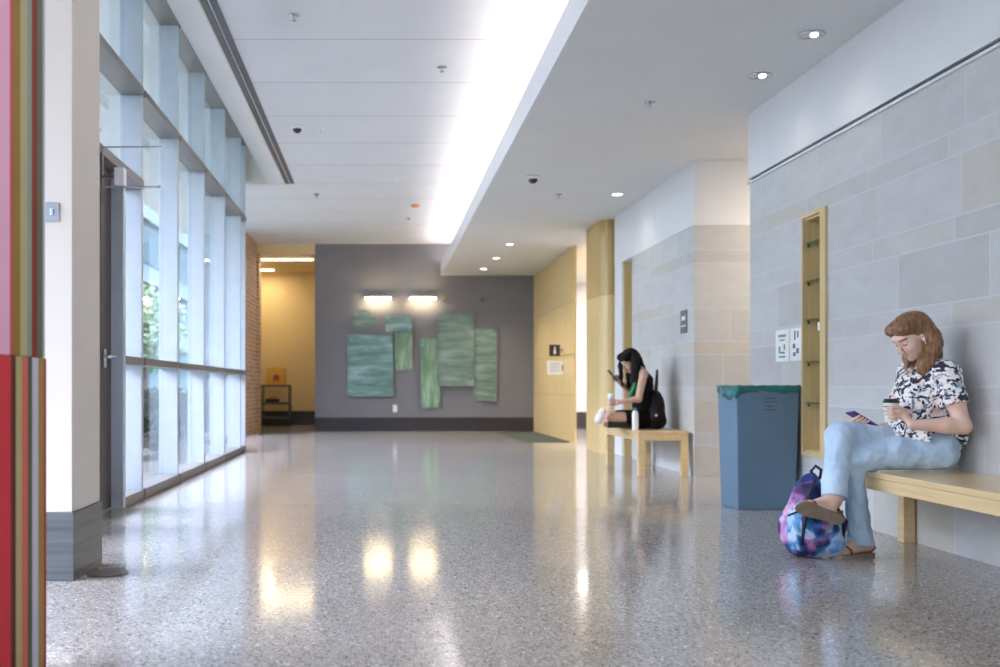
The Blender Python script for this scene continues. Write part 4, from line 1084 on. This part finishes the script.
# ------------------------------------------------------------------ the girl on the far bench
gi = empty('person', (2.85, 10.95, .465))
HC2 = V3(P(630, 361, 10.95)); R2, H2 = head_frame(HC2, math.radians(18), math.radians(32))
F = Field((2.28, 10.45, .44), (3.2, 11.55, 1.42), .006)
head(F, R2, H2)
nb2 = V3(2.83, 10.97, 1.115)
F.cap(H2(-.045, 0, -.055), nb2, .048, .055, .03)
F.ell((2.85, 10.97, .97), (.10, .155, .15), None, .05); F.ell((2.88, 10.97, .75), (.10, .13, .15), None, .05); F.ell((2.88, 10.97, .57), (.13, .165, .10), None, .05)
Sn, Sf = V3(P(643.5, 374, 10.80)), V3(2.80, 11.13, 1.06)
F.cap(nb2, Sn, .045, .048, .03); F.cap(nb2, Sf, .045, .048, .03)
En = V3(P(638.5, 399, 10.74)); Wn = V3(P(619, 402, 10.72))
F.chain([Sn, En, Wn], [.046, .037, .024], .02)
cup2 = V3(P(611, 407.5, 10.78)); cr2 = .038
fg = []
for i in range(4):
    z = cup2[2]+.085-.018*i; f = [V3(cup2[0]+(cr2+.01)*math.cos(math.radians(a)), cup2[1]+(cr2+.01)*math.sin(math.radians(a)), z) for a in (-15, -60, -110, -145)]; fg.append(f)
hand(F, Wn, V3(cup2[0]+.058, cup2[1]-.02, cup2[2]+.055), (-.5, .85, 0), fg, [V3(cup2[0]+.055, cup2[1]+.01, cup2[2]+.07), V3(cup2[0]+.04, cup2[1]+.03, cup2[2]+.09), V3(cup2[0]+.02, cup2[1]+.045, cup2[2]+.095)])
Ef = V3(P(629, 391, 11.15)); Wf = V3(P(618.5, 381, 11.02)); ph2 = V3(P(612.3, 375.5, 10.98))
F.chain([Sf, Ef, Wf], [.045, .036, .024], .02)
hd = V3(-.62, 0, .78)
fg = [[Wf+V3(-.030, .030, .0)+hd*(.018*i), Wf+V3(-.020, .0, .0)+hd*(.018*i+.01), ph2+V3(.01, -.022, -.05+.018*i), ph2+V3(-.012, -.040, -.05+.018*i)] for i in range(4)]
hand(F, Wf, Wf+V3(-.025, .012, .030), (.6, 0, .8), fg, [Wf+V3(.0, .02, .03), Wf+V3(-.01, .03, .06), ph2+V3(.0, .03, -.01)])
# crossed legs
hN, hF = V3(2.84, 10.87, .565), V3(2.83, 11.08, .565)
kN2, kF2 = V3(2.47, 10.74, .60), V3(2.46, 11.24, .60)
aN2, aF2 = V3(2.66, 11.08, .53), V3(2.45, 10.80, .525)
F.chain([hN, kN2], [.080, .056], .02); F.chain([kN2, aN2], [.052, .036], .02)
F.chain([hF, kF2], [.080, .056], .02); F.chain([kF2, aF2], [.052, .036], .02)
F.cap(aF2, V3(2.40, 10.70, .52), .035, .03, .02); F.cap(aN2, V3(2.72, 11.2, .52), .035, .03, .02)
F.plane((0, 0, .468), (0, 0, -1), .01)
F.mesh('body', [SKIN2, LIPS2, BROW2], gi, lambda p: face_colour(p, R2, H2))
BLACKC = plain('black_cotton', (.010, .007, .009), .8, var=.2, nscale=12, bumpd=.003, spec=.15)
T = Field((2.55, 10.55, .44), (3.2, 11.40, 1.2), .006)
T.ell((2.86, 10.97, .95), (.122, .165, .16), None, .05); T.ell((2.89, 10.97, .73), (.13, .155, .17), None, .06); T.ell((2.87, 10.97, .57), (.17, .20, .12), None, .05)
T.cap(nb2+V3(.02, 0, -.03), Sn+V3(.0, .035, -.005), .050, .042, .03); T.cap(nb2+V3(.02, 0, -.03), Sf+V3(0, -.035, -.005), .050, .042, .03)
T.chain([hN, hN*.55+kN2*.45], [.098, .088], .03); T.chain([hF, hF*.55+kF2*.45], [.098, .088], .03)
T.ell(nb2+V3(-.06, 0, .02), (.075, .07, .085), None, .01, 'sub')
T.folds(.006, 30, 2); T.plane((0, 0, .467), (0, 0, -1), .01)
o = T.mesh('dress', BLACKC, gi); o['label'] = 'black sleeveless dress'
bm = bmesh.new(); add_tube(bm, [P(635, 380, 10.80), P(633.5, 388, 10.78), P(631, 395, 10.80), P(628.5, 402, 10.84)], [.012, .022, .022, .010], 10)
o = mesh_obj('lanyard', bm, plain('green_ribbon', (.02, .28, .10), .6), None, True); o.parent = gi; o.location = -Vector(gi.location)
G = Field((2.50, 10.60, .80), (3.15, 11.35, 1.44), .0055)
G.ell(H2(-.018, 0, .040), (.108, .088, .095), R2, .01); G.ell(H2(-.07, 0, .0), (.06, .075, .09), R2, .03)
for s in (-1, 1): G.ell(H2(.035, s*.048, .08), (.06, .045, .04), R2, .02)
G.ell(H2(.108, .0, -.045), (.072, .085, .090), R2, .012, 'sub'); G.ell(H2(.085, .075, -.035), (.06, .05, .075), R2, .010, 'sub')
for pts, rs in (([(622, 356, 11.03), (620.5, 366, 11.03), (621, 377, 11.02), (622.5, 386, 11.0)], (.030, .026, .022, .008)),
                ([(635, 357, 10.86), (635.5, 368, 10.83), (634.5, 380, 10.82), (632, 392, 10.84)], (.045, .048, .042, .014)),
                ([(638, 362, 10.95), (642, 374, 10.96), (647, 386, 10.97)], (.055, .052, .02)),
                ([(632, 362, 11.05), (630, 376, 11.08), (628, 388, 11.08)], (.05, .045, .015))):
    G.chain([q(*p) for p in pts], rs, .015)
G.folds(.003, 120, 6)
G.mesh('hair', HAIR2, gi)
def shoe(name, heel_, toe_, mat, sole):
    h_, t_ = V3(*heel_), V3(*toe_); S_ = Field(np.minimum(h_, t_)-.08, np.maximum(h_, t_)+.09, .006)
    up = V3(0, 0, .03); S_.cap(h_, t_, .044, .040, .01, ((0, 0, 1), 1.15)); S_.cap(h_+up, h_*.6+t_*.4+up, .040, .032, .02)
    o = S_.mesh(name, mat, gi); return o
BSHOE = plain('black_shoe', (.015, .015, .02), .5); WSHOE = plain('white_shoe', (.80, .70, .69), .6, var=.12, nscale=20)
o = shoe('shoe', (2.68, 10.80, .515), (2.45, 10.72, .517), BSHOE, None); o['label'] = 'black shoe'
o = shoe('sneaker', P(599, 421, 10.64), P(603, 411, 10.66), WSHOE, None); o['label'] = 'white and pink sneaker'
tag(gi, 'person with long dark hair in a black dress, cross-legged on the far bench', 'person')
o = empty('coffee_cup', Vector(cup2)); bm = bmesh.new(); add_lathe(bm, [(.002, 0), (.028, 0), (.036, .125), (.037, .127), (.035, .129)], seg=28); mesh_obj('paper_cup', bm, WHITEPL, o, True)
bm = bmesh.new(); add_lathe(bm, [(.035, .127), (.041, .128), (.041, .136), (.034, .140), (.030, .150), (.002, .150)], seg=28); mesh_obj('lid', bm, WHITEPL, o, True)
tag(o, 'white cup with a white lid held by the person in black', 'cup')
o = empty('phone', Vector(ph2)); mt = Matrix.Rotation(math.radians(-38), 3, 'Y')
bm = bmesh.new(); add_box(bm, (-.005, -.036, -.075), (.005, .036, .075), .003); orient(bm); mesh_obj('phone_case', bm, BLACK, o)
bm = bmesh.new(); add_box(bm, (.005, -.033, -.071), (.0062, .033, .071), .0005); orient(bm); mesh_obj('screen', bm, plain('dark_screen', (.02, .02, .03), .1), o)
tag(o, 'black phone held up by the person in black', 'phone')
o = empty('water_bottle', (P(628, 430, 10.62).x, 10.62, .465)); bm = bmesh.new(); add_lathe(bm, [(.002, 0), (.032, 0), (.034, .005), (.034, .17), (.026, .195), (.016, .205), (.014, .205)], seg=24); mesh_obj('bottle_body', bm, WHITEPL, o, True)
o.location.x = 2.70
bm = bmesh.new(); add_lathe(bm, [(.018, .203), (.020, .207), (.020, .232), (.002, .234)], seg=20); mesh_obj('cap', bm, plain('bottle_cap', (.02, .20, .14), .5), o, True)
tag(o, 'slim white bottle with a green cap standing on the far bench', 'bottle')
bp2 = empty('shoulder_bag', (3.0, 10.90, .465))
B = Field((2.82, 10.55, .44), (3.20, 11.25, .98), .006)
B.ell((2.99, 10.90, .68), (.098, .17, .21), None, .03); B.ell((2.98, 10.88, .56), (.115, .16, .12), None, .04)
B.folds(.004, 40, 31); B.plane((0, 0, .467), (0, 0, -1), .01); B.plane((3.21, 0, 0), (1, 0, 0), .01)
B.mesh('bag_body', plain('black_nylon', (.012, .008, .010), .6, bumpd=.002, spec=.2), bp2)
bm = bmesh.new(); add_box(bm, (2.935, 10.722, .60), (2.965, 10.752, .63), .004); o = mesh_obj('buckle', bm, STEEL, None); o.parent = bp2; o.location = -Vector(bp2.location)
bm = bmesh.new(); add_tube(bm, [(2.98, 10.82, .84), (3.0, 10.86, .98), (3.01, 10.90, 1.10), (3.01, 10.94, 1.0), (3.0, 10.98, .84)], .012, 8); o = mesh_obj('strap', bm, plain('brown_strap', (.10, .06, .05), .6), None, True); o.parent = bp2; o.location = -Vector(bp2.location)
tag(bp2, 'black bag standing on the far bench against the stone wall, behind the person in black', 'bag')
# ------------------------------------------------------------------ outdoors
S('ground_outside', (-60, -40, -.35), (-2.3, 90, -.15), plain('lawn', (.032, .045, .030), .9, var=.25, nscale=.8))
S('path_outside', (-5.0, -40, -.15), (-2.3, 90, -.10), plain('concrete_path', (.06, .063, .068), .8, var=.05))
bd = empty('outside_building', (-13.5, 50, -.15))
FAC = plain('pale_facade', (.11, .155, .175), .6, var=.05); FGL = plain('facade_glass', (.07, .11, .125), .15)
bm = bmesh.new(); add_box(bm, (-4, -34, 0), (0, 34, 12)); mesh_obj('wall', bm, FAC, bd)
for z in (1.0, 4.6, 8.2):
    bm = bmesh.new(); add_box(bm, (0, -33, z), (.06, 33, z+2.1)); mesh_obj('window_band', bm, FGL, bd)
    bm = bmesh.new(); add_box(bm, (0, -33.5, z+2.4), (.25, 33.5, z+2.7)); mesh_obj('ledge', bm, FAC, bd)
tag(bd, 'pale building outside, seen through the window wall beyond the path', 'building')
LEAF = plain('tree_leaves', (.10, .17, .07), .7, var=.4, nscale=3)
BARK = plain('tree_bark', (.12, .09, .07), .9)
def tree(x, y, h, r, seed, label):
    o = empty('tree', (x, y, -.2)); rnd = random.Random(seed)
    bm = bmesh.new(); add_tube(bm, [(0, 0, 0), (.05, .03, h*.3), (-.04, .05, h*.55), (.06, 0, h*.8)], [.16, .13, .10, .04], 10)
    for k in range(6):
        a = k*1.05+seed; z = h*(.35+.07*k)
        add_tube(bm, [(0, 0, z), (math.cos(a)*r*.4, math.sin(a)*r*.4, z+h*.12), (math.cos(a)*r*.8, math.sin(a)*r*.8, z+h*.18)], [.06, .04, .015], 6)
    mesh_obj('trunk', bm, BARK, o)
    bm = bmesh.new()
    for k in range(2600):
        a = rnd.uniform(0, 2*PI); u = rnd.uniform(-1, 1); q = rnd.uniform(.35, 1)**.6
        s = math.sqrt(1-u*u); c = Vector((math.cos(a)*s*r*q, math.sin(a)*s*r*q, h*.68+u*q*h*.36))
        c += Vector((rnd.gauss(0, .12), rnd.gauss(0, .12), rnd.gauss(0, .12)))
        d1 = Vector((rnd.gauss(0, 1), rnd.gauss(0, 1), rnd.gauss(0, 1))).normalized()*.13; d2 = d1.orthogonal().normalized()*.07
        vs = [bm.verts.new(c+d1), bm.verts.new(c+d2), bm.verts.new(c-d1), bm.verts.new(c-d2)]; bm.faces.new(vs)
    mesh_obj('crown', bm, LEAF, o); tag(o, label, 'tree', 'trees outside the windows')
for i, (x, y, h, r, lab) in enumerate(((-8.2, 25, 4.2, 1.3, 'green tree outside, seen through the lower panes of the nearest window bays'), (-9.5, 40, 5.0, 1.6, 'larger leafy tree outside, behind the first one'))):
    tree(x, y, h, r, i+1, lab)

SHRUBL = plain('shrub_leaves', (.040, .062, .036), .7, var=.4, nscale=6)
sh = empty('shrub', (-3.35, 7.4, -.15)); rnd = random.Random(5)
bm = bmesh.new()
for k in range(9):
    a = k*.7; add_tube(bm, [(0, 0, 0), (math.cos(a)*.12, math.sin(a)*.2, .45), (math.cos(a)*.22, math.sin(a)*.45, .95)], [.018, .012, .005], 6)
mesh_obj('stems', bm, BARK, sh)
bm = bmesh.new()
for k in range(1500):
    a = rnd.uniform(0, 2*PI); u = rnd.uniform(-1, 1); q_ = rnd.uniform(.4, 1)**.5; c_ = math.sqrt(1-u*u)
    c = Vector((math.cos(a)*c_*.36*q_, math.sin(a)*c_*.80*q_, .60+u*.46*q_))
    d1 = Vector((rnd.gauss(0, 1), rnd.gauss(0, 1), rnd.gauss(0, 1))).normalized()*.055; d2 = d1.orthogonal().normalized()*.028
    bm.faces.new([bm.verts.new(c+d1), bm.verts.new(c+d2), bm.verts.new(c-d1), bm.verts.new(c-d2)])
mesh_obj('leaves', bm, SHRUBL, sh)
tag(sh, 'low green shrub outside, seen through the bottom panes of the window wall', 'shrub', 'low shrubs along the outside of the window wall')
for k in range(1, 7): dup(sh, (-3.35+.12*math.sin(k*2.1), 7.4+1.8*k, -.15), rz=.0 if k % 2 else PI)

# ------------------------------------------------------------------ light
wd = bpy.data.worlds.new('World'); bpy.context.scene.world = wd; wd.use_nodes = True
nt = wd.node_tree; bg = nt.nodes['Background']
g = N(nt, 'ShaderNodeTexCoord'); sp = N(nt, 'ShaderNodeSeparateXYZ'); L(nt, g.outputs['Generated'], sp.inputs[0])
# overcast sky: dim at the horizon, several times brighter overhead
sky = ramp(nt, sp.outputs[2], [(0.0, (.010, .017, .021)), (.365, (.014, .024, .029)), (.42, (.58, .62, .78)), (1.0, (.78, .82, 1.0))])
# bright sky patch out of view, added to light the right-hand wall
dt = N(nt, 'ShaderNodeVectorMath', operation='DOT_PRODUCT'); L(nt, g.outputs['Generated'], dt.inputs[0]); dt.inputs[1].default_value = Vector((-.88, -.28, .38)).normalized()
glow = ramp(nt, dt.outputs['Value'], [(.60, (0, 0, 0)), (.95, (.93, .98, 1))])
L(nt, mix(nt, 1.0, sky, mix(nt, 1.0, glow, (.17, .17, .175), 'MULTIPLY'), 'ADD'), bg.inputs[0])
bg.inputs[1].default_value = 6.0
def area(name, loc, rot, sx, sy_, e, col, portal=False):
    ld = bpy.data.lights.new(name, 'AREA'); ld.shape = 'RECTANGLE'; ld.size = sx; ld.size_y = sy_; ld.energy = e; ld.color = col
    if portal: ld.cycles.is_portal = True
    o = bpy.data.objects.new(name, ld); C.objects.link(o); o.location = loc; o.rotation_euler = rot; return o
area('window_portal', (XG-.12, 9.8, 2.25), (0, -PI/2, 0), 4.5, 9.6, 1, (1, 1, 1), True)
area('window_portal', (-2.5, YN-.18, 2.0), (PI/2, 0, PI), 4.4, 3.9, 1, (1, 1, 1), True)
area('window_portal', (-4.78, -.6, 2.0), (0, -PI/2, 0), 3.9, 10.9, 1, (1, 1, 1), True)
# cove lamps lying on top of the soffit, shining up
for k in range(5):
    area('cove_lamp', (1.52, -3.4+k*5.3, ZS+.13), (PI, math.radians(12), 0), .22, 5.2, 5, (1, .86, .80))
bm = bmesh.new(); add_box(bm, (1.42, YN+.2, ZS+.06), (1.62, YB-.2, ZS+.12), .01)
tag(mesh_obj('cove_light', bm, emit('cove_tube', (1, .9, .84), 1.0)), 'long hidden light strip lying in the ceiling cove above the soffit lip', 'light strip')
# corridor, side room
area('corridor_lamp', (5.0, 9.4, ZS-.05), (0, 0, 0), 1.2, .3, 9, (1, .84, .62))
area('room_lamp', (4.6, 18.8, ZS-.05), (0, 0, 0), 1.0, 4.5, 45, (1, .93, .85))
area('entrance_lamp', (4.9, 12.0, ZS-.05), (0, 0, 0), .3, .3, 5, (1, .85, .65))

# ------------------------------------------------------------------ camera
cd = bpy.data.cameras.new('camera'); cam = bpy.data.objects.new('camera', cd); C.objects.link(cam)
cam.location = (0, 0, CAMH); cam.rotation_euler = (PI/2, 0, 0)
cd.sensor_width = 36; cd.lens = 36; cd.shift_x = .119; cd.shift_y = .0535
cd.clip_end = 300
cd.dof.use_dof = True; cd.dof.focus_distance = 5.45; cd.dof.aperture_fstop = 2.2
sc = bpy.context.scene; sc.camera = cam
sc.view_settings.view_transform = 'Standard'; sc.view_settings.look = 'None'
sc.view_settings.gamma = 1.0; sc.view_settings.use_curve_mapping = False
sc.view_settings.exposure = 2.75
sc.cycles.use_denoising = True
sc.cycles.max_bounces = 10; sc.cycles.diffuse_bounces = 6; sc.cycles.glossy_bounces = 4; sc.cycles.transparent_max_bounces = 16
sc.cycles.caustics_reflective = False; sc.cycles.caustics_refractive = False
sc.cycles.sample_clamp_indirect = 6.0
